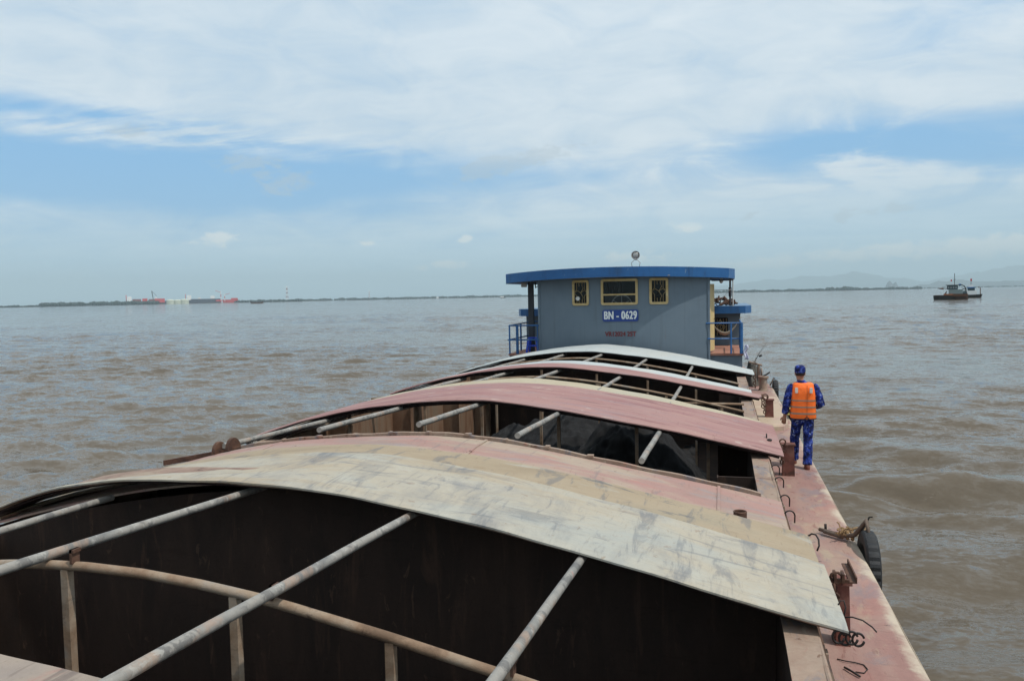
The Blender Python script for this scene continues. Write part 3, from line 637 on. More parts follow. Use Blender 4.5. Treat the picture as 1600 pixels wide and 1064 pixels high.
# ------------------------------------------------------------------ wheelhouse (parts of the barge)
CX = -2.93
def wall_y(x): return 24.15-.62*(1-min(1, abs((x-CX)/2.57))**2.3)
def build_cabin():
    m = MB(); m.box((-6.5, 24.25, 0), (.59, 32.8, 1.02)); m.build('deckhouse_base', MT['cabin'], barge)
    m = MB(); m.box((-6.5, 24.2, 1.024), (.60, 32.8, 1.04)); m.box((-6.52, 24.19, .98), (.62, 24.23, 1.043)); m.build('side_platform', MT['red_floor'], barge)
    wins = [(-4.35, -3.83, 2.53, 3.29), (-3.46, -2.37, 2.53, 3.30), (-2.04, -1.50, 2.53, 3.30)]
    xs = sorted(set(list(np.linspace(-5.49, -.36, 40)) + [w[0]+.03 for w in wins] + [w[1]-.03 for w in wins]))
    zs = [0.0, 1.04, 1.8, 2.56, 3.265, 3.40]; w_ = MB()
    for off, fl in ((0, False), (.05, True)):
        for i in range(len(xs)-1):
            for j in range(len(zs)-1):
                xm, zm = (xs[i]+xs[i+1])/2, (zs[j]+zs[j+1])/2
                if any(a < xm < b and c < zm < d for a, b, c, d in wins): continue
                q = [(xs[i], wall_y(xs[i])+off, zs[j]), (xs[i+1], wall_y(xs[i+1])+off, zs[j]), (xs[i+1], wall_y(xs[i+1])+off, zs[j+1]), (xs[i], wall_y(xs[i])+off, zs[j+1])]
                w_.add(q, [(3, 2, 1, 0) if fl else (0, 1, 2, 3)])
    w_.box((-5.49, 24.155, 1.045), (-5.44, 27.4, 3.40)); w_.box((-.41, 24.155, 1.045), (-.36, 25.0, 3.40)); w_.box((-.41, 25.75, 1.045), (-.36, 27.4, 3.40)); w_.box((-.41, 25.0, 3.05), (-.36, 25.75, 3.40)); w_.box((-5.43, 27.36, 1.045), (-.42, 27.41, 3.40))
    w_.tube([(-.37, 24.15, 0), (-.37, 24.15, 3.39)], .05, 10); w_.tube([(-5.48, 24.15, 0), (-5.48, 24.15, 3.39)], .05, 10)
    w_.build('cabin_wall', MT['cabin'], barge, True, angle=35)
    i_ = MB(); i_.box((-5.3, 26.2, 1.05), (-.5, 26.24, 3.3)); i_.box((-5.42, 24.3, 3.3), (-.43, 27.3, 3.33)); i_.box((-5.42, 24.3, 1.043), (-.43, 27.3, 1.06)); i_.box((-3.5, 24.15, 1.07), (-2.3, 24.45, 2.45)); i_.build('cabin_interior', MT['dark_in'], barge)
    cu = MB(); cu.grid(lambda u, v: (-3.42+.50*u, 24.35+.025*math.sin(u*40), 2.45+.85*v), 40, 1); cu.build('curtain', MT['curtain'], barge)
    gb = MB(); gb.box((-3.42, 24.0, 2.50), (-2.40, 24.03, 2.82)); gb.build('dash_panel', MT['greycloth'], barge)
    # windows
    def rrect(x0, x1, z0, z1, r, n=5):
        pts = []
        for cx, cz, a in ((x1-r, z1-r, 0), (x0+r, z1-r, 90), (x0+r, z0+r, 180), (x1-r, z0+r, 270)):
            for k in range(n+1): q = R(a+90*k/n); pts.append((cx+r*math.cos(q), cz+r*math.sin(q)))
        return pts
    for n, (x0, x1, z0, z1) in enumerate(wins):
        xm = (x0+x1)/2; yw = lambda x: wall_y(xm)+(wall_y(x1)-wall_y(x0))/(x1-x0)*(x-xm)
        outer, inner = rrect(x0, x1, z0, z1, .07), rrect(x0+.07, x1-.07, z0+.07, z1-.07, .02); k = len(outer); f = MB()
        V = [(x, yw(x)-.035, z) for x, z in outer]+[(x, yw(x)-.03, z) for x, z in inner]+[(x, yw(x)+.04, z) for x, z in outer]+[(x, yw(x)+.04, z) for x, z in inner]
        for a in range(k):
            b = (a+1) % k
            f.add([V[a], V[b], V[k+b], V[k+a]], [(0, 3, 2, 1)]); f.add([V[a], V[b], V[2*k+b], V[2*k+a]], [(0, 1, 2, 3)]); f.add([V[k+a], V[k+b], V[3*k+b], V[3*k+a]], [(3, 2, 1, 0)])
        if n == 1: f.box((x0+.07, yw(xm)-.028, 2.815), (x1-.07, yw(xm)+.02, 2.86))
        wo = f.build('window', MT['brass'], barge)
        if n == 1: wo['label'] = 'wide window with a cross bar and a steering wheel behind it'
        p = MB(); p.box((x0+.06, yw(xm)+.045, z0+.06), (x1-.06, yw(xm)+.05, z1-.06)); p.build('pane', MT['glass'], wo)
        if n != 1:
            g = MB(); yy = yw(xm)+.02; cx, cz = xm, (z0+z1)/2; hw, hh = (x1-x0)/2-.07, (z1-z0)/2-.07
            def ln(*pp): g.tube([(cx+a_*hw, yy, cz+b_*hh) for a_, b_ in pp], .0075, 5)
            for s in (1, -1):
                ln((0, 0), (.42, .45*s), (0, .95*s), (-.42, .45*s), (0, 0)); ln((0, 0), (.5*s, .22), (.98*s, 0), (.5*s, -.22), (0, 0))
                for s2 in (1, -1): ln((.62*s, .98*s2), (.62*s, .30*s2), (.98*s, .05*s2)); 
                ln((.25*s, .98), (.25*s, .62)); ln((.25*s, -.98), (.25*s, -.62))
            g.build('grille', MT['grille'], wo)
        v = MB(); e = .12
        v.loft([[(x0-e, wall_y(xm)-.30, z1+.045), (x1+e*.6, wall_y(xm)-.30, z1+.055), (x1+e*.6, wall_y(xm)-.03, z1+.09), (x0-e, wall_y(xm)-.03, z1+.09)], [(x0-e, wall_y(xm)-.30, z1+.06), (x1+e*.6, wall_y(xm)-.30, z1+.07), (x1+e*.6, wall_y(xm)-.03, z1+.105), (x0-e, wall_y(xm)-.03, z1+.105)]])
        v.tube([(xm, wall_y(xm)-.29, z1+.06), (xm-.02, wall_y(xm)-.37, 3.55)], .004, 5); v.build('window_visor', MT['visor'], barge)
        if n == 0:
            d = MB(); d.tube([(x0+.17, yw(x0+.17)-.002, z0+.21), (x0+.17, yw(x0+.17)+.004, z0+.21)], .062, 18); d.build('round_sticker', MT['white'], wo)
    sw = MB(); sw.ring((-2.88, 23.80, 2.52), .30, .016, 'y', 36, 8); 
    for a in (90, 30, 150, 210, 330): sw.tube([(-2.88, 23.80, 2.52), (-2.88+.3*math.cos(R(a)), 23.80, 2.52+.3*math.sin(R(a)))], .009, 6)
    sw.build('steering_wheel', MT['white'], barge, True)
    # registration board and faded number
    y = wall_y(-2.89)-.012; m = MB(); bm = bmesh.new(); bmesh.ops.create_cube(bm, size=1)
    for q in bm.verts: q.co = Vector((-2.89+q.co.x*1.06, y+q.co.y*.024, 2.215+q.co.z*.345))
    bmesh.ops.bevel(bm, geom=[e for e in bm.edges if abs((e.verts[0].co-e.verts[1].co).y) > .01], offset=.03, segments=3, affect='EDGES'); m.bm(bm)
    bo = m.build('registration_board', MT['sign_blue'], barge)
    def text(s, size, x, z, yy, mat, name, parent, sx=1.0, off=0.0, sp=1.0, bold=.004):
        cd = bpy.data.curves.new('t', 'FONT'); cd.body = s; cd.size = size; cd.align_x = 'CENTER'; cd.align_y = 'CENTER'; cd.extrude = .003; cd.offset = off; cd.space_character = sp
        to = bpy.data.objects.new('t', cd); COL.objects.link(to); bpy.context.view_layer.update()
        me = bpy.data.meshes.new_from_object(to.evaluated_get(bpy.context.evaluated_depsgraph_get())); bpy.data.objects.remove(to)
        org = ORG[parent.name]; co = np.empty(len(me.vertices)*3); me.vertices.foreach_get('co', co); co = co.reshape(-1, 3)
        co = np.stack([co[:, 0]*sx+x-org.x, yy-co[:, 2]-org.y, co[:, 1]+z-org.z], -1)
        fs = [tuple(p.vertices) for p in me.polygons]; k = len(co); V = []; FS = []
        for q, dxx in enumerate((-bold, 0, bold)):
            V += [(c[0]+dxx, c[1]-.0007*q, c[2]) for c in co]; FS += [tuple(i+k*q for i in f) for f in fs]
        bpy.data.meshes.remove(me); me = bpy.data.meshes.new(name); me.from_pydata(V, [], FS); me.update(); me.materials.append(mat)
        o = bpy.data.objects.new(name, me); COL.objects.link(o); o.parent = parent; ORG[o.name] = org; return o
    text('BN - 0629', .335, -2.89, 2.215, y-.0165, MT['sign_white'], 'lettering', bo, .63, .003, 1.10, .009)
    t2 = text('VR12024 25T', .19, -2.89, 1.665, wall_y(-2.89)-.006, MT['red_text'], 'hull_number', barge, .86, .004, 1.0)
    # roof
    def outline(x0, x1, yf, yb, bul, rc):
        cx = (x0+x1)/2; hw = (x1-x0)/2; p = []
        for x in np.linspace(x0, x1, 41):
            u = (x-cx)/hw; p.append((x, yf-bul*(1-abs(u)**2.2)+rc*max(0, (abs(u)-.93)/.07)**2.5))
        return p+[(x1, yb), (x0, yb)]
    O = outline(-6.78, .40, 24.5, 27.9, 1.45, .5); cam_ = lambda x: -.10*((x+3.19)/3.6)**2
    r_ = MB()
    ring = lambda z, s: [(-3.19+(x+3.19)*s, y+(1-s)*3, z+cam_(x)) for x, y in O]
    r_.loft([ring(3.385, .985), ring(3.35, 1), ring(3.64, 1)], 0, False); n = len(O)
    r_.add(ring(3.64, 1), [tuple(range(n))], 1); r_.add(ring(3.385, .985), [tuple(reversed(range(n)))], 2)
    for x in (-5.2, -4.1, -2.93, -2.0, -.9): r_.box((x-.006, 24.5-1.45*(1-abs((x+3.19)/3.59)**2.2)-.004, 3.36+cam_(x)), (x+.006, 24.5-1.45*(1-abs((x+3.19)/3.59)**2.2)+.02, 3.645+cam_(x)))
    r_.build('cabin_roof', [MT['blue'], MT['roof_top'], MT['soffit']], barge)
    # searchlight
    l = MB(); lx, ly, lz = -2.44, 23.7, 3.985
    l.loft([[(lx+rr*math.cos(a), ly+dy, lz+rr*math.sin(a)) for a in np.linspace(0, 2*math.pi, 24, endpoint=False)] for rr, dy in ((.05, .12), (.10, .08), (.125, .0), (.128, -.03), (.112, -.03), (.10, -.012))])
    lo = l.build('searchlight', MT['lampbody'], barge, True, angle=40)
    g = MB(); g.loft([[(lx+rr*math.cos(a), ly-.018-dy, lz+rr*math.sin(a)) for a in np.linspace(0, 2*math.pi, 24, endpoint=False)] for rr, dy in ((.105, 0), (.06, .012), (.02, .018))]); g.build('lens', MT['lens'], lo, True)
    b = MB(); b.tube([(lx-.10, ly, 3.63), (lx-.13, ly, 3.76), (lx-.05, ly, 3.84), (lx, ly, 3.86)], .010, 6); b.tube([(lx+.10, ly, 3.63), (lx+.13, ly, 3.76), (lx+.05, ly, 3.84), (lx, ly, 3.86)], .010, 6); b.tube([(lx, ly, 3.84), (lx, ly, 3.9)], .025, 8); b.build('bracket', MT['lampbody'], lo, True)
    # posts, small lamps under the eaves
    p = MB(); p.box((-6.05, 25.0, 1.045), (-5.88, 25.14, 3.34)); p.build('roof_post', MT['darkpost'], barge)
    p = MB(); p.tube([(.28, 27.0, 2.4), (.28, 27.0, 3.36)], .03, 8); p.tube([(.28, 27.0, 2.7), (.28, 27.0, 3.0)], .05, 8); p.build('roof_post', MT['darkpost'], barge)
    p = MB(); p.tube([(.36, 26.4, 2.4), (.36, 26.4, 3.36)], .018, 8); p.tube([(-.3, 26.6, 3.22), (.36, 26.4, 3.22)], .014, 6); p.tube([(-.3, 26.6, 2.92), (.30, 26.4, 2.92)], .009, 6); p.tube([(-.1, 26.6, 2.5), (.3, 26.4, 2.95)], .006, 6); p.build('roof_post', MT['white'], barge)
    lamp = MB(); lamp.box((-6.20, 24.70, 3.13), (-6.02, 24.80, 3.27), 0, .015); lamp.build('floodlight', MT['lampbody'], barge)
    lamp = MB(); lamp.tube([(.0, 26.2, 3.34), (.0, 26.2, 3.24)], .03, 8); lamp.tube([(.0, 26.2, 3.24), (.0, 26.2, 3.19), (.0, 26.2, 3.13)], [.05, .065, .03], 10); lamp.build('bulb_lamp', MT['white'], barge, True)
    wr = MB(); wr.tube([(-5.75, 24.75, 3.30), (-5.72, 24.72, 3.1), (-5.62, 24.7, 3.18), (-5.58, 24.7, 3.05)], .02, 6); wr.build('cable_bundle', MT['iron'], barge)
    # yellow door standing ajar on the starboard side
    dp = [(-.352, 24.28), (-.205, 24.92), (-.237, 24.93), (-.384, 24.29)]
    d = MB(); d.loft([[(x, y, 1.10) for x, y in dp], [(x, y, 3.10) for x, y in dp]])
    do = d.build('door', MT['yellow_door'], barge)
    h = MB(); h.tube([(-.22, 24.84, 2.05), (-.17, 24.83, 2.05), (-.18, 24.74, 2.05)], .014, 6); h.box((-.345, 24.30, 2.15), (-.325, 24.36, 2.25)); h.box((-.345, 24.30, 1.75), (-.325, 24.36, 1.85)); h.build('handle', MT['iron'], do)
    # aft cabin
    a = MB(); a.box((-6.85, 28.0, 0), (.62, 33.5, 2.14)); a.build('aft_cabin_wall', MT['cabin'], barge)
    O2 = outline(-7.15, .98, 27.55, 33.8, .15, .55); r2 = MB(); r2.loft([[(x, y, z) for x, y in O2] for z in (2.13, 2.38)], 0, False); n = len(O2)
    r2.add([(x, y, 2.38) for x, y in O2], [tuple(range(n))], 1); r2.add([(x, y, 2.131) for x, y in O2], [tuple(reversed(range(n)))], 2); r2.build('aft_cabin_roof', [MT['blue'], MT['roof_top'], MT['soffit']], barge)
    wf = MB(); wf.box((-.30, 27.965, 1.35), (.22, 27.998, 1.98), 0, .02); wo = wf.build('window', MT['dark_in'], barge)
    g = MB(); cx, cz = -.04, 1.665
    for k in range(5): g.tube([(cx-.2+.1*k, 27.955, 1.38), (cx-.2+.1*k, 27.955, 1.95)], .006, 5)
    for s in (1, -1): g.tube([(cx, 27.95, cz-.25), (cx+.16*s, 27.95, cz), (cx, 27.95, cz+.25)], .009, 5); g.tube([(cx, 27.95, cz-.12), (cx+.1*s, 27.95, cz), (cx, 27.95, cz+.12)], .009, 5)
    g.build('grille', MT['brass'], wo)
    # railings
    def rail(name, paths, posts, thick):
        m = MB()
        for pth in paths: m.tube(pth, .022, 8)
        for x, y_, r0 in posts: m.tube([(x, y_, 1.04), (x, y_, 1.95)], r0, 8)
        m.build(name, MT['blue'], barge, True, angle=50)
    rail('railing', [[(-.44, 24.1, 1.94), (.56, 24.1, 1.94), (.56, 26.6, 1.94)], [(-.40, 24.1, 1.48), (.58, 24.1, 1.48), (.58, 26.6, 1.48)]], [(.27, 24.1, .026), (.56, 24.1, .048), (.57, 25.4, .024), (.57, 26.6, .024)], 0)
    rail('railing', [[(-5.5, 24.1, 1.93), (-6.46, 24.1, 1.93), (-6.46, 27.2, 1.95)], [(-5.5, 24.1, 1.48), (-6.5, 24.1, 1.48), (-6.46, 27.2, 1.48)], [(-6.46, 27.2, 1.95), (-6.0, 27.2, 1.95)]], [(-6.45, 24.1, .026), (-6.20, 24.1, .045), (-6.46, 25.6, .03), (-6.46, 27.2, .03), (-5.9, 27.2, .026), (-5.55, 24.1, .02)], 0)
MT['visor'] = plain('pale_visor', L(.42,.37,.29), .6); MT['lampbody'] = plain('grey_lamp_metal', L(.38,.36,.34), .45, .4, .15); MT['lens'] = plain('lamp_lens', L(.42,.40,.38), .15, .5, .2, 40)
MT['darkpost'] = plain('dark_post', L(.045,.05,.06), .6)
build_cabin()

# ------------------------------------------------------------------ loose things around the wheelhouse
st = thing('plastic_stool', 'bright blue plastic stool behind the port railing', 'stool', (-5.82, 24.75, 1.045))
m = MB(); m.box((-6.0, 24.58, 1.49), (-5.66, 24.92, 1.53), 0, .02); m.build('seat', MT['stool'], st)
for sx in (-1, 1):
    for sy in (-1, 1):
        m = MB(); a, b = (-5.83+sx*.13, 24.75+sy*.13), (-5.83+sx*.19, 24.75+sy*.19)
        m.loft([[(b[0]+p, b[1]+q, 1.045) for p, q in ((-.03, -.02), (.03, -.02), (.03, .02), (-.03, .02))], [(a[0]+p, a[1]+q, 1.495) for p, q in ((-.04, -.025), (.04, -.025), (.04, .025), (-.04, .025))]]); m.build('leg', MT['stool'], st)
m = MB(); m.box((-5.97, 24.58, 1.24), (-5.69, 24.60, 1.28)); m.box((-5.97, 24.90, 1.24), (-5.69, 24.92, 1.28)); m.build('crossbar', MT['stool'], st)

m = MB()
def ham(u, v):
    x = -.36+.95*u; sag = .52*(1-(2*u-1)**2); w = .30*math.sin(math.pi*min(1, max(0, u*.92+.04)))
    return (x, 26.3+.3*u+(v-.5)*w, 1.98-sag*(1-.16*abs(v-.5))+(.0 if u < .5 else .08*(u-.5))+.12*abs(v-.5)*w*3)
m.slab(ham, lambda u, v: tuple(np.array(ham(u, v))-np.array((0, 0, .008))), 24, 6)
tag(m.build('hammock', MT['hammock'], None, True, loc=(.1, 26.4, 1.4)), 'beige cloth hammock slung before the aft cabin window', 'hammock')
jr = thing('junk_pile', 'dark tangled heap of gear on the blue aft roof', 'gear heap', (-.1, 28.4, 2.383))
rnd = random.Random(5)
for nm, n, mt in (('scrap', 16, MT['rust']), ('hose', 6, MT['iron'])):
    m = MB()
    for k in range(n):
        x = -.35+rnd.random()*.75; y = 28.1+rnd.random()*.5; z = 2.39+rnd.random()*.22*max(.1, 1-abs(x+.05)*1.4)
        if nm == 'scrap':
            a = rnd.random()*3; d = Vector((math.cos(a)*.16, .05, math.sin(a)*.10)); m.tube([Vector((x, y, z+.06))-d, Vector((x, y, z+.06))+d], .025+.02*rnd.random(), 6)
        else: m.ring((x, y, z+.05), .06+.05*rnd.random(), .016, 'y', 12, 5)
    m.build(nm, mt, jr)
# laundry, winch under tarp, bollard, fishing rod on the starboard quarter
m = MB(); m.slab(lambda u, v: (.63+.10*u+.03*math.sin(v*9), 24.05+.06*math.sin(u*6+v*5)-.05*v, 1.30-.42*v+.0*u), lambda u, v: (.64+.10*u+.03*math.sin(v*9), 24.10+.06*math.sin(u*6+v*5)-.05*v, 1.30-.42*v), 8, 10)
tag(m.build('cloth', MT['lilac'] if 'lilac' in MT else plain('pale_lilac_cloth', L(.50,.50,.62), .9), None, True, loc=(.68, 24.1, .9)), 'pale lilac rag hanging at the starboard railing corner', 'cloth')
wn = thing('winch', 'tarp-covered winch beside the base of the wheelhouse, starboard side', 'winch', (.88, 25.3, 0))
m = MB()
def tarp(u, v):
    a = 2*math.pi*u; rr = (.30-.02*v)*(1+.10*math.sin(a*3)+.06*math.sin(a*7+v*4)); x = .90+rr*.85*math.cos(a)*(1-.55*v); y = 25.35+rr*2.1*math.sin(a)*(1-.35*v); return (x, y, .01+.66*v+.05*math.sin(a*2+1)*v)
m.grid(tarp, 32, 8); m.add([tarp(k/32, 1) for k in range(32)], [tuple(range(32))]); m.build('tarp', MT['tarp'], wn, True, angle=60)
m = MB(); m.tube([(1.08, 25.0, .0), (1.08, 25.0, .62)], .045, 8); m.tube([(.8, 25.0, .72), (1.18, 25.0, .62)], .03, 8); m.ring((1.16, 25.0, .42), .10, .03, 'x', 14, 6); m.build('frame', MT['coaming'], wn, True, angle=50)
bl = thing('bollard', 'rusty tan mooring bollard beyond the white cover corner', 'bollard', (1.16, 23.9, 0))
m = MB(); m.loft([[(1.16+r_*math.cos(a), 23.9+r_*math.sin(a), z) for a in np.linspace(0, 2*math.pi, 20, endpoint=False)] for r_, z in ((.14, 0), (.13, .03), (.115, .06), (.115, .33), (.15, .36), (.15, .40), (.08, .41))]); m.build('post', MT['coaming'], bl, True, angle=40)
m = MB(); m.tube([(1.14, 23.9, .40), (1.24, 23.88, .45), (1.34, 23.85, .53)], .022, 6); m.build('bar', MT['iron'], bl, True)
m = MB(); m.tube([(.98, 24.9, .78), (1.08, 25.0, .95), (1.22, 25.15, 1.15), (1.36, 25.3, 1.33)], [.012, .009, .005, .003], 6); m.tube([(1.10, 24.95, .90), (1.16, 24.9, .93)], .03, 8)
tag(m.build('fishing_rod', MT['iron'], None, True, loc=(1.04, 24.9, .5)), 'thin dark fishing rod leaning out over the starboard rail', 'fishing rod')
# low rounded step plate with worn edge on the starboard deck
m = MB(); ol = [(.66, 16.9), (1.02, 16.85), (1.22, 16.95), (1.33, 17.3), (1.36, 18.2), (1.34, 21.5), (.66, 21.5)]
m.loft([[(x, y, z) for x, y in [(1.0+(a-1.0)*s, 19+(b-19)*s) for a, b in ol]] for z, s in ((-.005, 1), (.09, 1.0), (.125, .985), (.14, .95))])
m.build('deck_step', MT['stepm'] if 'stepm' in MT else paint('step_paint', [L(.40,.28,.21), L(.46,.36,.26), L(.44,.30,.25)], [(L(.27,.22,.24), 2, (1.5,.7,1), 0, .58, .15, .6)], scale=1.4), barge)

# ------------------------------------------------------------------ tyre fenders
def tyre(label, x, y, z, Ro=.52, wd=.24, lean=0.0):
    t = thing('tyre_fender', label, 'tyre', (x, y, z-Ro), 'old tyres hung over the hull side as fenders')
    m = MB(); n = 72; prof = []
    for rr, ww in ((.62, -.30), (.66, -.46), (.80, -.52), (.92, -.48), (.985, -.36), (1.0, -.15), (1.0, .15), (.985, .36), (.92, .48), (.80, .52), (.66, .46), (.62, .30)): prof.append((rr*Ro, ww*wd))
    rings = []
    for k in range(n):
        a = 2*math.pi*k/n; groove = 1 if k % 3 else .965
        rings.append([(x+w_, y+r_*(groove if r_ > .93*Ro else 1)*math.cos(a), z+r_*(groove if r_ > .93*Ro else 1)*math.sin(a)) for r_, w_ in prof])
    rings.append(rings[0]); m.loft(rings, 0, False); m.build('tyre', MT['rubber'], t, True, angle=25)
    return t
t1 = tyre('big black lugged tyre over the hull side beyond the near hatch corner', 1.54, 9.2, -.19, .41, .14)
m = MB(); m.tube([(1.54, 9.2, .18), (1.53, 9.3, .31), (1.43, 9.45, .10), (1.30, 9.56, .045), (1.14, 9.70, .05)], [.022, .024, .026, .025, .022], 8); m.tube([(1.10, 9.78, .05), (1.25, 9.64, .055), (1.40, 9.50, .07)], .022, 8); m.build('rope', MT['oldrope'], t1, True)
m = MB(); rnd = random.Random(3)
for k in range(34):
    p = Vector((1.27+rnd.random()*.26, 9.64-rnd.random()*.20, .06+rnd.random()*.07)); q = p+Vector((rnd.uniform(-.09, .10), rnd.uniform(-.06, .06), rnd.uniform(-.03, .06))); m.tube([p, (p+q)/2+Vector((0, 0, .02)), q], .006+.005*rnd.random(), 5)
for k in range(3): m.ring((1.32+.05*k, 9.57-.03*k, .07), .042, .016, 'x', 12, 6)
m.build('rope_knot', MT['rope'], t1)
m = MB(); m.tube([(1.50, 9.40, .16), (1.56, 9.47, .24), (1.59, 9.49, .30), (1.62, 9.47, .31)], .010, 6); m.build('hook', MT['iron'], t1, True); m = MB(); m.tube([(1.17, 9.80, .01), (1.17, 9.81, .11)], .015, 8); m.build('mooring_pin', MT['iron'], barge, True)
t2 = tyre('dark tyre over the hull side beside the wheelhouse front corner', 1.54, 24.7, -.12, .33, .15)
m = MB(); m.tube([(1.55, 24.6, .16), (1.50, 24.6, .30), (1.38, 24.6, .05)], .02, 6); m.build('rope', MT['oldrope'], t2, True)
t3 = tyre('tyre with yellow rope half hidden behind the standing man', 1.56, 19.0, -.04, .45, .18)
m = MB()
for k in range(5): m.ring((1.44+.03*k, 18.6+.05*k, .16), .07, .022, 'y', 12, 6)
m.build('rope', plain('yellow_rope', L(.48,.40,.13), .9), t3, True)
m = MB(); pts = [(.85, 6.40, .012), (.90, 6.36, .02), (.97, 6.36, .015), (1.03, 6.34, .012), (1.045, 6.27, .012), (1.01, 6.20, .012), (.95, 6.20, .015)]
m.tube(pts, .0045, 6); m.tube([(.88, 6.25, .02), (.91, 6.20, .025), (.97, 6.12, .02)], .008, 6); tag(m.build('wire', MT['iron'], None, True, loc=(.95, 6.25, .01)), 'curled black wire lying on the pink side deck in the foreground', 'wire')
m = MB(); m.tube([(1.03, 8.10, .012), (1.02, 8.13, .05), (1.05, 8.14, .055), (1.10, 8.13, .012), (1.16, 8.12, .012)], .008, 6); m.build('deck_eye', MT['rust'], barge, True)

# ------------------------------------------------------------------ the man in the life vest
def ellipse(c, rx, ry, ax=None, n=20, p=2.0):
    c = Vector(c); z = Vector(ax or (0, 0, 1)).normalized(); x = Vector((1, 0, 0)); x = (x-z*x.dot(z)).normalized(); y = z.cross(x)
    out = []
    for k in range(n):
        a = 2*math.pi*k/n; ca, sa = math.cos(a), math.sin(a)
        out.append(c + x*(rx*math.copysign(abs(ca)**(2/p), ca)) + y*(ry*math.copysign(abs(sa)**(2/p), sa)))
    return out
def limb(m, pts, mi=0, n=16):
    """pts = [(x,y,z, rx, ry)]"""
    P = [Vector(p[:3]) for p in pts]; rings = []
    for i, p in enumerate(pts):
        ax = P[min(i+1, len(P)-1)]-P[max(i-1, 0)]; 
        if ax.z < 0 and abs(ax.z) > .01: ax = -ax
        rings.append(ellipse(p[:3], p[3], p[4], ax, n))
    m.loft(rings, mi)
def remesh(o, vox, smooth=6, disp=0.0, seed=0):
    md = o.modifiers.new('r', 'REMESH'); md.mode = 'VOXEL'; md.voxel_size = vox; md.use_smooth_shade = True
    s = o.modifiers.new('s', 'SMOOTH'); s.factor = .5; s.iterations = smooth
    bpy.context.view_layer.update()
    me = bpy.data.meshes.new_from_object(o.evaluated_get(bpy.context.evaluated_depsgraph_get())); old = o.data; o.modifiers.clear()
    if disp:
        me.calc_loop_triangles() if hasattr(me, 'calc_loop_triangles') else None
        for v in me.vertices:
            c = v.co; k = mnoise.noise(Vector((c.x*9+seed, c.y*9, c.z*16+1.5*math.sin(c.x*14))))+.5*mnoise.noise(Vector((c.x*22, c.y*22, c.z*30+seed)))
            v.co = c+v.normal*(disp*k)
        me.update()
    mats = list(old.materials); o.data = me
    if not len(me.materials):
        for q in mats: me.materials.append(q)
    me.polygons.foreach_set('use_smooth', [True]*len(me.polygons))
def camo():
    m, t, b, co = mat_base('blue_camouflage_cloth')
    sn = t.new('ShaderNodeVectorMath', operation='SNAP'); t.put(sn.inputs[0], co); sn.inputs[1].default_value = (.013, .013, .013)
    q = X(t, sn.outputs[0]); n1 = t.noise(q, 14, 3, .6, .3); n2 = t.noise(t.mapping(q, (1, 1, 1), (0, 0, 0), (4, 7, 2)), 24, 3, .6, .3)
    c = t.ramp(n1, [(0, L(.007,.010,.05)), (.43, L(.012,.022,.13)), (.52, L(.022,.045,.26)), (.62, L(.085,.13,.38))], 'CONSTANT')
    c = t.mix(t.math('GREATER_THAN', n2, .625), c, L(.24,.30,.52)); c = t.mix(t.math('LESS_THAN', n2, .39), c, L(.006,.009,.05))
    t.put(b.inputs['Base Color'], c); b.inputs['Roughness'].default_value = .85; b.inputs['Specular IOR Level'].default_value = .2
    bp = t.new('ShaderNodeBump'); bp.inputs['Strength'].default_value = .4; bp.inputs['Distance'].default_value = .02; t.put(bp.inputs['Height'], t.noise(t.mapping(co, (1, 1, 1.8)), 11, 4, .6)); t.l.new(bp.outputs[0], b.inputs['Normal'])
    return m
MT['camo'] = camo(); MT['skin'] = plain('skin', L(.32,.165,.105), .55, 0, .1, 12)
MT['vest'] = plain('orange_vest_cloth', L(1.0,.175,.02), .6, 0, .10, 18, .3); MT['stripe'] = plain('grey_reflective_tape', L(.34,.24,.17), .35, .2, .15, 30); MT['patch'] = plain('white_reflective_patch', L(.66,.60,.54), .4)
MT['shoe'] = plain('red_brown_shoe', L(.16,.05,.032), .5); MT['hair'] = plain('black_hair', L(.014,.012,.011), .6, 0, .3, 60); MT['vest_trim'] = plain('black_vest_binding', L(.02,.016,.016), .7)
PX, PY = 1.265, 13.42
man = thing('person', 'man in blue camouflage with orange life vest walking along the side deck', 'person', (PX, PY, 0))
W = lambda pts: [(p[0]+PX, p[1]+PY)+tuple(p[2:]) for p in pts]
HX, HY = -.045, .10                         # where the head sits over the body
LS, RS = (-.185, .09, 1.375), (.195, .09, 1.375)
LEL, REL = (-.262, .06, 1.10), (.285, .05, 1.075)
LWR, RWR = (-.292, .12, .86), (.245, .28, 1.00)
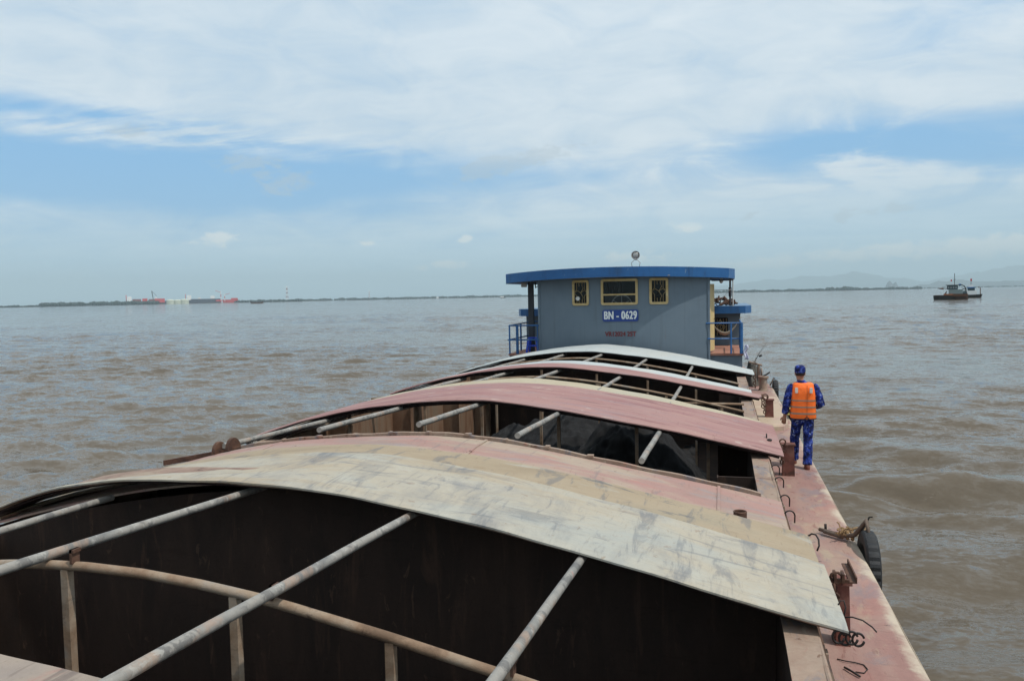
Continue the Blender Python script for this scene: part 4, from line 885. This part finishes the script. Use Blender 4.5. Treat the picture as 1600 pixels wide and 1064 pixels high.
def build_man():
    b = MB(); E_ = lambda x, y, z, rx, ry, p=2.0: ellipse((x+PX, y+PY, z), rx, ry, None, 20, p)
    # torso, neck, head as one loft
    b.loft([E_(.0, .12, .80, .155, .105), E_(.0, .12, .92, .158, .11), E_(-.0, .11, 1.05, .14, .10), E_(-.0, .10, 1.22, .155, .105), E_(0, .09, 1.34, .165, .10), E_(0, .09, 1.395, .12, .075), E_(HX*.6, .095, 1.43, .058, .06), E_(HX, HY, 1.50, .054, .058),
            E_(HX, HY+.012, 1.525, .062, .075), E_(HX, HY+.014, 1.575, .073, .092), E_(HX, HY+.010, 1.63, .077, .097), E_(HX, HY, 1.68, .071, .088), E_(HX, HY, 1.715, .042, .052)])
    b.tube([(PX+HX, PY+HY+.095, 1.605), (PX+HX, PY+HY+.118, 1.575), (PX+HX, PY+HY+.10, 1.565)], [.010, .016, .010], 8)     # nose
    for s in (1, -1): b.loft([E_(HX+s*.078, HY-.005, z, .010, r_) for z, r_ in ((1.555, .012), (1.585, .022), (1.612, .020))])   # ears
    for S_, E2, Wr in ((LS, LEL, LWR), (RS, REL, RWR)):
        limb(b, W([S_+(.055, .055), E2+(.040, .040), tuple(np.array(E2)*.5+np.array(Wr)*.5)+(.036, .036), Wr+(.025, .028)]))
    # hands: palm, four fingers, thumb
    def hand(wr, d, side, up):
        wr, d = Vector(wr)+Vector((PX, PY, 0)), Vector(d).normalized(); across = Vector(up).cross(d).normalized(); nrm = d.cross(across).normalized()
        n = 12; rings = []
        for t_, a, c in ((-.02, .022, .022), (.02, .030, .019), (.06, .040, .017), (.095, .040, .015)):
            rings.append([wr+d*t_+across*(a*math.cos(2*math.pi*k/n))+nrm*(c*math.sin(2*math.pi*k/n)) for k in range(n)])
        b.loft(rings)
        for k, ln in enumerate((.068, .078, .072, .056)):
            o = wr+d*.085+across*((k-1.5)*.021); c1 = o+d*ln*.45+nrm*.010*1.0; c2 = o+d*ln*.78+nrm*.028; c3 = o+d*ln*.95+nrm*.048
            b.tube([o, c1, c2, c3], [.0095, .009, .0085, .007], 8)
        th = wr+d*.03+across*(-.034*side); b.tube([th, th+d*.035+across*(-.022*side)+nrm*.012, th+d*.066+across*(-.018*side)+nrm*.026], [.012, .0105, .008], 8)
    hand(LWR, (-.10, .10, -1), -1, (0, 1, 0)); hand(RWR, (-.35, .9, -.05), 1, (0, 0, 1))
    # legs and feet
    for hip, kn, an, toe in (((-.088, .12, .84), (-.118, .24, .47), (-.118, .36, .10), 1), ((.088, .12, .84), (.078, .04, .47), (.052, -.10, .09), 1)):
        limb(b, W([hip+(.085, .09), kn+(.055, .06), tuple(np.array(kn)*.55+np.array(an)*.45)+(.05, .055), an+(.036, .04)]))
        b.loft([E_(an[0], an[1]+dy, z, rx, rz) for dy, z, rx, rz in ((-.01, .025, .034, .05), (.02, .06, .034, .06), (.0, .10, .034, .04))])
    o = b.build('body', MT['skin'], man, True); remesh(o, .0065, 4)
    # trousers
    t = MB(); t.loft([E_(0, .12, .76, .165, .125), E_(0, .12, .86, .172, .13), E_(0, .115, .98, .165, .125), E_(0, .11, 1.05, .16, .12)])
    for hip, kn, an in (((-.085, .12, .84), (-.118, .24, .47), (-.118, .35, .085)), ((.088, .12, .84), (.078, .04, .47), (.055, -.09, .07))):
        limb(t, W([hip+(.094, .112), tuple(np.array(hip)*.6+np.array(kn)*.4)+(.088, .098), kn+(.076, .080), tuple(np.array(kn)*.55+np.array(an)*.45)+(.076, .078), tuple(np.array(kn)*.15+np.array(an)*.85)+(.074, .076), an+(.078, .078)]))
    o = t.build('trousers', MT['camo'], man, True); remesh(o, .009, 5, .007, 3)
    # shirt with long sleeves (left cuff slightly pushed up)
    s = MB(); s.loft([E_(0, .115, .90, .172, .13), E_(0, .11, 1.05, .165, .125), E_(0, .10, 1.22, .175, .125), E_(0, .09, 1.33, .19, .12), E_(0, .09, 1.385, .17, .095), E_(-.01, .092, 1.425, .105, .078), E_(HX*.6, .095, 1.455, .074, .074), E_(HX*.8, .098, 1.475, .072, .074)])
    limb(s, W([(-.165, .09, 1.405, .03, .03), (-.172, .09, 1.39, .055, .06), (-.185, .09, 1.345, .070, .074), tuple(np.array(LS)*.5+np.array(LEL)*.5)+(.068, .068), LEL+(.062, .062), tuple(np.array(LEL)*.5+np.array(LWR)*.5)+(.060, .060), tuple(np.array(LEL)*.18+np.array(LWR)*.82)+(.054, .054)]))
    limb(s, W([(.170, .09, 1.405, .03, .03), (.178, .09, 1.39, .055, .06), (.192, .09, 1.345, .070, .074), tuple(np.array(RS)*.5+np.array(REL)*.5)+(.068, .068), REL+(.064, .064), tuple(np.array(REL)*.5+np.array(RWR)*.5)+(.056, .056), tuple(np.array(REL)*.1+np.array(RWR)*.9)+(.046, .046)]))
    o = s.build('shirt', MT['camo'], man, True); remesh(o, .009, 5, .006, 9)
    # life vest: thick padded body with arm holes, notch at the bottom of the back
    v = MB(); v.loft([E_(.005, .115, .83, .205, .165, 3), E_(.005, .115, .87, .212, .172, 3), E_(.005, .112, 1.0, .205, .170, 3), E_(.005, .105, 1.15, .20, .165, 3), E_(.005, .10, 1.27, .19, .158, 3.2), E_(.0, .095, 1.36, .178, .14, 3.2), E_(.0, .092, 1.415, .165, .11, 3.2), E_(-.0, .09, 1.435, .14, .085, 3)])
    o = v.build('life_vest', MT['vest'], man, True); remesh(o, .009, 3, .003, 5); vest = o
    for z, h in ((1.145, .012), (1.035, .013), (.925, .015)):
        r_ = MB(); k = np.interp(z, [.83, .87, 1.0, 1.15, 1.27], [.205, .212, .205, .20, .19]); ky = np.interp(z, [.83, .87, 1.0, 1.15, 1.27], [.165, .172, .170, .165, .158]); cy = np.interp(z, [.83, 1.0, 1.15, 1.27], [.115, .112, .105, .10])
        r_.loft([ellipse((PX+.005, PY+cy, z-h), k+.004, ky+.004, None, 40, 3), ellipse((PX+.005, PY+cy, z+h), k+.004, ky+.004, None, 40, 3)], 0, False); r_.build('reflective_tape', MT['stripe'], vest, True)
    for x in (-.115, .115):
        r_ = MB(); r_.box((PX+x-.024, PY+.095-.168, 1.27), (PX+x+.024, PY-.055, 1.365), 0, .006); r_.build('reflective_patch', MT['patch'], vest)
    tr = MB(); pts = [ellipse((PX+.005, PY+.115, .835), .207, .167, None, 48, 3)[i] for i in range(24, 49-1)]
    tr.tube([Vector((p.x, p.y-.004, .832)) for p in pts if p.y < PY+.1], .007, 6); tr.tube([(PX+.01, PY-.055, .835), (PX+.05, PY-.058, .875), (PX+.085, PY-.055, .835)], .008, 6); tr.tube([(PX+.05, PY-.06, .875), (PX+.052, PY-.068, 1.40)], .0025, 5)
    tr.build('binding', MT['vest_trim'], vest)
    # cap and hair, shoes
    h = MB(); h.loft([E_(HX, HY-.004, z, rx, ry) for z, rx, ry in ((1.545, .060, .060), (1.575, .079, .094), (1.64, .082, .101), (1.66, .079, .098))]); o = h.build('hair', MT['hair'], man, True); remesh(o, .006, 2)
    for v_ in o.data.vertices:                                   # keep the face free
        p = v_.co
        if p.y > HY+.045 and p.z < 1.66: v_.co.y = HY+.045
    c = MB(); c.loft([E_(HX, HY, z, rx, ry) for z, rx, ry in ((1.60, .086, .102), (1.63, .089, .106), (1.665, .090, .107), (1.695, .084, .099), (1.717, .068, .080), (1.728, .042, .05), (1.731, .012, .018))]); c.loft([E_(HX, HY+.12, z, .07, .085) for z in (1.622, 1.632)])
    o = c.build('cap', MT['camo'], man, True); remesh(o, .006, 3)
    for ax, ay, az in ((-.118, .36, 0), (.052, -.10, 0)):
        s2 = MB(); s2.loft([ellipse((PX+ax, PY+ay+.045+dy, z), rx, ry, None, 20, 2.4) for z, rx, ry, dy in ((.0, .044, .125, 0), (.02, .047, .13, 0), (.05, .044, .12, -.01), (.075, .038, .07, -.045))]); s2.build('shoe', MT['shoe'], man, True, angle=50)
    for s in (1, -1):
        e = MB(); bm = bmesh.new(); bmesh.ops.create_icosphere(bm, subdivisions=2, radius=.012)
        for q in bm.verts: q.co += Vector((PX+HX+s*.032, PY+HY+.094, 1.605))
        e.bm(bm); e.build('eye', MT['eye'], man, True)
MT['eye'] = plain('eye', L(.05,.04,.035), .2)
build_man()
man.scale = (.955, .955, .955)

# ------------------------------------------------------------------ far shore, ships, boats
def far_mat(n, c): return plain(n, c, .9, 0, .25, .02, 0, .1)
MT['far_tree'] = far_mat('far_foliage', L(.028,.044,.040)); MT['far_shore'] = far_mat('far_mudbank', L(.10,.085,.06)); MT['hill'] = far_mat('far_hill', L(.06,.10,.12)); MT['karst'] = far_mat('far_rock', L(.10,.12,.13))  # bluish hill and foliage colours put some distance haze into the base colour
def strip(name, px, D, h, w, mat, seed, lab=None):
    """a low bank along the far side of the water between picture columns px[0]..px[1], built on the ground at distance D"""
    m = MB(); n = 60; rows = []
    for i in range(n+1):
        x = px[0]+(px[1]-px[0])*i/n; p = at_d(x, 460, D); p.z = ZW; d = Vector((p.x, p.y, 0)).normalized()
        e = min(1, min(i, n-i)/4); hh = h*e*(.75+.5*mnoise.noise(Vector((i*.35+seed, 0, 0))))
        rows.append([p-d*2+Vector((0, 0, -.5)), p+d*w*.15+Vector((0, 0, hh)), p+d*w*.85+Vector((0, 0, hh)), p+d*w+Vector((0, 0, -.5))])
    m.loft(rows); return structure(m.build(name, mat, None, True))
strip('far_bank', (-160, 520), 3600, 1.6, 300, MT['far_shore'], 1)
strip('far_bank', (400, 1180), 4600, 1.6, 300, MT['far_shore'], 2)
strip('far_bank', (1100, 1460), 4200, 1.6, 300, MT['far_shore'], 3)
def wood(label, px, D, hmin, hmax, dens, seed, mat=None):
    """a far-off belt of trees that reads as one mass: many lumpy crowns"""
    m = MB(); rnd = random.Random(seed); n = int(abs(px[1]-px[0])*dens)
    for k in range(n):
        x = px[0]+(px[1]-px[0])*rnd.random(); p = at_d(x, 460, D+rnd.random()*90)
        h = (hmin+(hmax-hmin)*rnd.random())*(.75+.5*(mnoise.noise(Vector((x*.07, seed, 0)))+.5)); r_ = h*.48
        bm = bmesh.new(); bmesh.ops.create_icosphere(bm, subdivisions=1, radius=1)
        for v in bm.verts:
            s = 1+rnd.uniform(-.28, .28); v.co = Vector((p.x+v.co.x*r_*s*1.1, p.y+v.co.y*r_*s, ZW+.4+h*.5+v.co.z*h*.52*s))
        m.bm(bm)
    return tag(m.build('tree_belt', mat or MT['far_tree'], None), label, 'trees', None, 'stuff')
wood('dark belt of trees along the far left shore before the red ships', (62, 246), 3450, 11, 15.5, 2.4, 1)
wood('low thin scrub on the far shore at the left edge', (-140, 66), 3500, 4, 8, 1.6, 2)
wood('low green belt of trees right of the far red ship', (366, 474), 3550, 7, 11, 2.0, 3)
wood('thin dark treeline along the horizon left of the wheelhouse', (455, 850), 4550, 9, 13, 2.2, 4)
wood('thin dark treeline along the horizon right of the wheelhouse', (1100, 1440), 4150, 8, 12, 2.2, 5)
wood('clump of taller trees on the right treeline', (1290, 1335), 4120, 12, 18, 1.0, 6)
wood('faint thin shore trees beyond the two work boats', (1440, 1760), 6500, 6, 10, 1.2, 7)

def ridge(name, prof, D, depth, mat, seed, hmul=2.45):
    """a hill range standing on the far side: crest profile given as (picture column, height in m)"""
    m = MB(); n = 120; xs = np.linspace(prof[0][0], prof[-1][0], n+1); hs = np.interp(xs, [p[0] for p in prof], [p[1] for p in prof])*hmul; rows = 14
    def fn(u, v):
        i = u*n; x = xs[int(round(i))]; h = hs[int(round(i))]; p = at_d(x, 440, D); d = Vector((p.x, p.y, 0)).normalized()
        k = math.sin(math.pi*v)**1.3; rough = 1+.22*mnoise.fractal(Vector((x*.025, v*4, seed)), .8, 2, 5)
        q = p+d*(depth*v); return (q.x, q.y, ZW-1+max(0, h*k*rough))
    m.grid(fn, n, rows); return structure(m.build(name, mat, None, True))
ridge('hills', [(1090, 60), (1150, 85), (1195, 120), (1240, 140), (1290, 155), (1330, 170), (1350, 172), (1385, 130), (1420, 90), (1470, 40), (1520, 0)], 21500, 2000, MT['hill'], 1)
ridge('hills', [(1380, 0), (1430, 60), (1480, 110), (1520, 165), (1555, 190), (1600, 215), (1660, 240), (1760, 200)], 23500, 2000, MT['hill'], 2)
ridge('hills', [(1382, 0), (1386, 38), (1390, 50), (1395, 30), (1400, 45), (1404, 10), (1412, 0)], 8600, 400, MT['karst'], 3, 1.65)
ridge('hills', [(1405, 0), (1425, 18), (1440, 30), (1452, 26), (1466, 52), (1480, 44), (1500, 55), (1520, 40), (1560, 36), (1620, 40), (1700, 30)], 9800, 700, MT['karst'], 4, 1.65)

FM = {k: far_mat('far_'+k, c) for k, c in dict(red=L(.60,.035,.04), navy=L(.045,.04,.075), white=L(.88,.88,.86), cream=L(.55,.58,.46), grey=L(.25,.27,.28), dark=L(.03,.028,.026), brown=L(.12,.055,.03), blue=L(.04,.16,.38), teal=L(.05,.085,.10), orange=L(.33,.12,.05), yellow=L(.4,.33,.1)).items()}
FM['redpale'] = far_mat('far_redpale', L(.22,.05,.05))
def frame_at(px, D):
    p = at_d(px, 460, D); p.z = ZW; d = Vector((p.x, p.y, 0)).normalized(); a = Vector((d.y, -d.x, 0)); return p, a, d   # a = rightwards, d = away
def hull_mesh(p, a, d, ln, bm_, z0, z1, rake=.12, sheer=.0, n=14):
    rings = []
    for k in range(n+1):
        t = k/n*2-1; w = bm_/2*(1-abs(t)**4)*.95+.05*bm_/2; x = t*ln/2; zz = z1+sheer*t*t
        rings.append([p+a*x*(1-rake)-d*w*.8+Vector((0, 0, z0)), p+a*x-d*w+Vector((0, 0, zz)), p+a*x+d*w+Vector((0, 0, zz)), p+a*x*(1-rake)+d*w*.8+Vector((0, 0, z0))])
    return MB().loft(rings)
def obox(m, p, a, d, x0, x1, y0, y1, z0, z1):
    m.loft([[p+a*x+d*y+Vector((0, 0, z)) for x, y in ((x0, y0), (x1, y0), (x1, y1), (x0, y1))] for z in (z0, z1)]); return m
def ship(label, px, D, parts, hull, hh, cat='ship', grp='cargo ships at the far left shore'):
    p, a, d = frame_at((px[0]+px[1])/2, D); ln = D*(px[1]-px[0])/F_PX*.98; t = thing('cargo_ship', label, cat, p, grp)
    hull_mesh(p, a, d, ln, ln*.15, -.5, hh, .08).build('hull', hull, t)
    for nm, f0, f1, z0, z1, mt in parts: obox(MB(), p, a, d, f0*ln, f1*ln, -ln*.06, ln*.06, z0, z1).build(nm, mt, t)
    return t, p, a, d, ln
t, p, a, d, ln = ship('red and dark cargo ship behind the tree belt at far left', (200, 256), 3750, [('deckhouse', -.44, -.34, 15, 35, FM['white']), ('cargo_deck', -.32, -.12, 15, 24, FM['redpale']), ('cargo_deck', -.09, .03, 15, 26, FM['red']), ('cargo_deck', .06, .20, 15, 23, FM['redpale']), ('bow_block', .20, .44, 8, 25, FM['red']), ('hatch_house', .21, .26, 25, 31, FM['white'])], FM['navy'], 15)
m = MB(); obox(m, p, a, d, -.47*ln, -.455*ln, -2, 2, 14, 42); m.build('funnel', FM['red'], t)
m = MB(); m.tube([p+a*(.17*ln)+Vector((0, 0, 20)), p+a*(.14*ln)+Vector((0, 0, 58))], 1.6, 6); m.tube([p+a*(.14*ln)+Vector((0, 0, 58)), p+a*(.25*ln)+Vector((0, 0, 36))], .8, 6); m.build('crane', FM['dark'], t)
t, p, a, d, ln = ship('dark purple cargo ship with two white deckhouses at far left shore', (291, 343), 3750, [('deckhouse', -.42, -.31, 16, 37, FM['white']), ('deckhouse', .20, .31, 18, 33, FM['white']), ('deckhouse', -.13, -.06, 17, 27, FM['white']), ('bow_block', .34, .50, 8, 15, FM['red'])], FM['navy'], 20)
m = MB(); m.tube([p+a*(-.46*ln)+Vector((0, 0, 16)), p+a*(-.46*ln)+Vector((0, 0, 42))], 1.2, 6); m.build('mast', FM['red'], t)
t, p, a, d, ln = ship('bright red ship bow seen beside the thin red and white cranes', (348, 371), 3700, [('bow_block', .05, .46, 12, 21, FM['red'])], FM['red'], 15)
for k, (x, hgt) in enumerate(((345, 52), (351, 40))):
    p, a, d = frame_at(x, 3680); m = MB()
    for q in range(4): m.tube([p+Vector((0, 0, q*hgt/4)), p+Vector((0, 0, (q+1)*hgt/4))], 1.5, 6, q % 2)
    m.tube([p+Vector((0, 0, hgt*.9)), p+a*22*(1 if k else -1)+Vector((0, 0, hgt*1.05))], .9, 6)
    tag(m.build('crane', [FM['red'], FM['white']], None, loc=p), ['taller thin red and white crane left of the red ship bow', 'shorter thin red and white crane right beside the red ship bow'][k], 'crane', 'cranes at the far left port')
for k, (x, w, h) in enumerate(((266, 20, 20), (277, 19, 19), (288, 21, 21))):
    p, a, d = frame_at(x, 3600); r_ = w*.8; m = MB()
    m.loft([[p+a*(r_*s*math.cos(q))+d*(r_*s*math.sin(q))+Vector((0, 0, z)) for q in np.linspace(0, 2*math.pi, 20, endpoint=False)] for z, s in ((0, 1), (h*.8, 1), (h*.95, .6), (h, .1))])
    tag(m.build('storage_tank', FM['cream'], None, loc=p), ['pale storage tank on the shore nearest the left red ship', 'middle pale storage tank between the two far ships', 'pale storage tank on the shore against the purple ship'][k], 'storage tank', 'pale tanks on the far left shore')
# lattice pylons
def pylon(label, px, D, H_):
    p, a, d = frame_at(px, D); t = thing('pylon', label, 'pylon', p, 'power pylons across the river mouth'); nb = 8
    for q in range(nb):
        m = MB(); z0, z1 = q*H_/nb, (q+1)*H_/nb; w0, w1 = 5.5*(1-z0/H_*.75), 5.5*(1-z1/H_*.75)
        for sx, sy in ((1, 1), (1, -1), (-1, -1), (-1, 1)):
            m.tube([p+a*sx*w0+d*sy*w0+Vector((0, 0, z0)), p+a*sx*w1+d*sy*w1+Vector((0, 0, z1))], .75, 5)
            m.tube([p+a*sx*w0+d*sy*w0+Vector((0, 0, z0)), p-a*sx*w1+d*sy*w1+Vector((0, 0, z1))], .45, 4)
        m.build('lattice_section', FM['white'] if q % 2 else FM['redpale'], t)
    m = MB()
    for z in (.82, .96): m.tube([p-a*11+Vector((0, 0, z*H_)), p+a*11+Vector((0, 0, z*H_))], .6, 5)
    m.build('crossarm', FM['white'], t)
pylon('tall red and white striped pylon right of the small brown boat', 448.5, 3700, 70)
pylon('fainter far pylon on the treeline left of the wheelhouse', 577, 5600, 62)
# small boats
def small_boat(label, x0, x1, y, hull, cab, people=0, hfac=.16):
    base = at_z((x0+x1)/2, y, ZW); D = math.hypot(base.x, base.y); p, a, d = frame_at((x0+x1)/2, D); ln = D*(x1-x0)/F_PX; hb = ln*hfac
    t = thing('small_boat', label, 'boat', p, 'small boats far out on the water')
    hull_mesh(p, a, d, ln, ln*.22, -.2, hb*.55, .18, hb*.45).build('hull', hull, t)
    if cab: obox(MB(), p, a, d, cab[0]*ln, cab[1]*ln, -ln*.07, ln*.07, hb*.4, hb*cab[2]).build('cabin', cab[3], t)
    if people:
        m = MB()
        for k in range(people):
            q = p+a*(ln*(.02+.12*k)); m.tube([q+Vector((0, 0, hb*.4)), q+Vector((0, 0, hb*1.25)), q+Vector((0, 0, hb*1.5))], [ln*.014, ln*.018, ln*.012], 6)
        m.build('cargo', FM['dark'], t)
    return t
small_boat('long low brown boat with upturned ends left of the pylon', 391, 411, 474.2, FM['brown'], None, 4, .15)
small_boat('tiny grey boat under the dark tree belt', 88, 96, 478.8, FM['teal'], (-.2, .3, 2, FM['grey']))
small_boat('tiny red-brown boat under the dark tree belt', 98, 106, 478.7, FM['brown'], (-.1, .3, 1.8, FM['brown']))
small_boat('tiny dark boat below the left red ship', 213, 220, 475.4, FM['dark'], (-.3, .3, 1.8, FM['brown']))
small_boat('tiny dark boat below the storage tanks', 254, 263, 474.8, FM['dark'], (-.2, .2, 2, FM['dark']))
small_boat('small yellowish boat on the horizon beside a white one', 673, 679, 464.6, FM['yellow'], None)
small_boat('small white cabin boat on the horizon by the yellowish one', 681, 686, 463.9, FM['dark'], (-.4, .4, 3.5, FM['white']))
small_boat('white boat on the horizon just left of the wheelhouse roof', 781, 790, 460.9, FM['dark'], (-.45, .2, 1.8, FM['white']))
small_boat('long grey sampan on the horizon right of the wheelhouse', 1306, 1328, 453.6, FM['grey'], (-.2, .1, 1.6, FM['grey']), 0, .09)

# dredger barge and the blue-white work boat
def dredger():
    base = at_z(1486, 468.5, ZW); D = math.hypot(base.x, base.y); p, a, d = frame_at(1486, D); k = D/F_PX          # metres per picture pixel there
    t = thing('dredger', 'rusty sand dredger with dark wheelhouse, mast and curved suction pipe', 'dredger', p)
    hull_mesh(p-a*8*k, a, d, 27*k, 16*k*.6, -.3, 6*k, .05).build('hull', FM['dark'], t); hull_mesh(p+a*11*k+d*.5, a, d, 19*k, 14*k*.6, -.3, 5*k, .05).build('stern_hull', FM['rustdark'], t)
    b = lambda nm, x0, x1, y0, y1, z0, z1, mt: obox(MB(), p, a, d, x0*k, x1*k, y0*k, y1*k, z0*k, z1*k).build(nm, mt, t)
    b('foredeck', -20, -3, -4, 4, 6, 6.5, FM['brown']); b('deck_cargo', -9, 5, -3.8, -2.9, 6, 8.2, FM['orange']); b('lower_house', -3, 14, -2.8, 3, 6, 14, FM['tealpale']); b('engine_house', 13, 19, -2.5, 2.5, 6, 10.5, FM['teal']); b('rusty_rail', 2, 20, -3.9, -3.6, 4.5, 8, FM['brown']); b('wheelhouse', -5, 8, -2.6, 2.6, 13.9, 19.5, FM['teal']); b('roof', -6.5, 9.5, -3.1, 3.1, 19.5, 20.3, FM['dark'])
    for x in (-4, -1, 2, 5): b('window', x, x+1.8, -2.7, -2.55, 15.5, 18, FM['grey'])
    m = MB(); m.tube([p+a*4*k+Vector((0, 0, 20*k)), p+a*4*k+Vector((0, 0, 36*k))], .35*k, 6); m.tube([p+a*2.2*k+Vector((0, 0, 27.5*k)), p+a*5.8*k+Vector((0, 0, 27.5*k))], .25*k, 6); m.build('mast', FM['dark'], t)
    m = MB(); obox(m, p, a, d, -.6*k, .9*k, -.1, .1, 25*k, 27.5*k); m.build('flag', FM['red'], t)
    m = MB(); pts = [(9, 19), (12.5, 20), (15.5, 18.5), (17.3, 15), (18, 10), (18, 6)]; m.tube([p+a*x*k+Vector((0, 0, z*k)) for x, z in pts], .65*k, 8); m.build('suction_pipe', FM['dark'], t, True)
    m = MB(); m.tube([p+a*-9*k+Vector((0, 0, 6*k)), p+a*-5*k+Vector((0, 0, 12*k))], .45*k, 6); m.tube([p+a*-7*k+Vector((0, 0, 6*k)), p+a*-5*k+Vector((0, 0, 12*k))], .4*k, 6); m.tube([p+a*-16*k+Vector((0, 0, 15.7*k)), p+a*-9*k+Vector((0, 0, 15.3*k))], [.3*k, 1.2*k], 8); m.tube([p+a*-9*k+Vector((0, 0, 15.3*k)), p+a*-4*k+Vector((0, 0, 14.5*k))], .3*k, 6); m.build('bow_davit', FM['brown'], t)
    m = MB(); obox(m, p, a, d, 9*k, 12*k, -1*k, 1*k, 20*k, 21.4*k); m.build('water_tank', FM['blue'], t)
    base = at_z(1517, 465.2, ZW); D = math.hypot(base.x, base.y); p, a, d = frame_at(1517, D); k = D/F_PX
    t = thing('work_boat', 'white and blue work boat with red flag moored behind the dredger', 'boat', p)
    hull_mesh(p, a, d, 27*k, 9*k, -.3, 4*k, .12, .8*k).build('hull', FM['dark'], t)
    b = lambda nm, x0, x1, y0, y1, z0, z1, mt: obox(MB(), p, a, d, x0*k, x1*k, y0*k, y1*k, z0*k, z1*k).build(nm, mt, t)
    b('deckhouse', -5, 7, -2.4, 2.4, 4, 9.5, FM['white']); b('side_panel', -9, -5, -2, 2, 4, 10, FM['tealpale']); b('upper_house', -4, 4.5, -2, 2, 9.5, 13, FM['teal']); b('blue_roof', -5, 5.5, -2.4, 2.4, 13, 14.2, FM['blue']); b('white_cabin', -3, 2.5, -1.6, 1.6, 14.2, 17.5, FM['white']); b('canopy', -10, -5, -2.2, 2.2, 11.5, 12.6, FM['dark'])
    m = MB(); m.tube([p+Vector((0, 0, 17*k)), p+Vector((0, 0, 25*k))], .3*k, 6); m.build('mast', FM['dark'], t)
    m = MB(); obox(m, p, a, d, -.9*k, 1.1*k, -.1, .1, 22.5*k, 25.5*k); m.build('flag', FM['red'], t)
    m = MB(); m.tube([p+a*11*k+Vector((0, 0, 4*k)), p+a*11*k+Vector((0, 0, 13*k)), p+a*8*k+Vector((0, 0, 14*k))], .5*k, 6); m.build('stern_davit', FM['brown'], t)
FM['rustdark'] = far_mat('far_rustdark', L(.06,.035,.026))
FM['tealpale'] = far_mat('far_tealpale', L(.22,.27,.27))
dredger()

# ------------------------------------------------------------------ haze: one closed box of thin air round everything
m = MB(); m.box((-30000, -30000, ZW-1.5), (30000, 30000, 700)); hz = m.build('haze', [], None)
hm = bpy.data.materials.new('haze'); hm.use_nodes = True; hm.node_tree.nodes.clear(); t = NT(hm.node_tree)
pv = t.new('ShaderNodeVolumePrincipled'); pv.inputs['Color'].default_value = (.76, .94, 1.0, 1); pv.inputs['Density'].default_value = HAZE_DENSITY; pv.inputs['Anisotropy'].default_value = .0
ho = t.new('ShaderNodeOutputMaterial'); t.l.new(pv.outputs[0], ho.inputs['Volume']); hz.data.materials.append(hm); hz['kind'] = 'stuff'; hz['label'] = 'thin pale haze over the water'
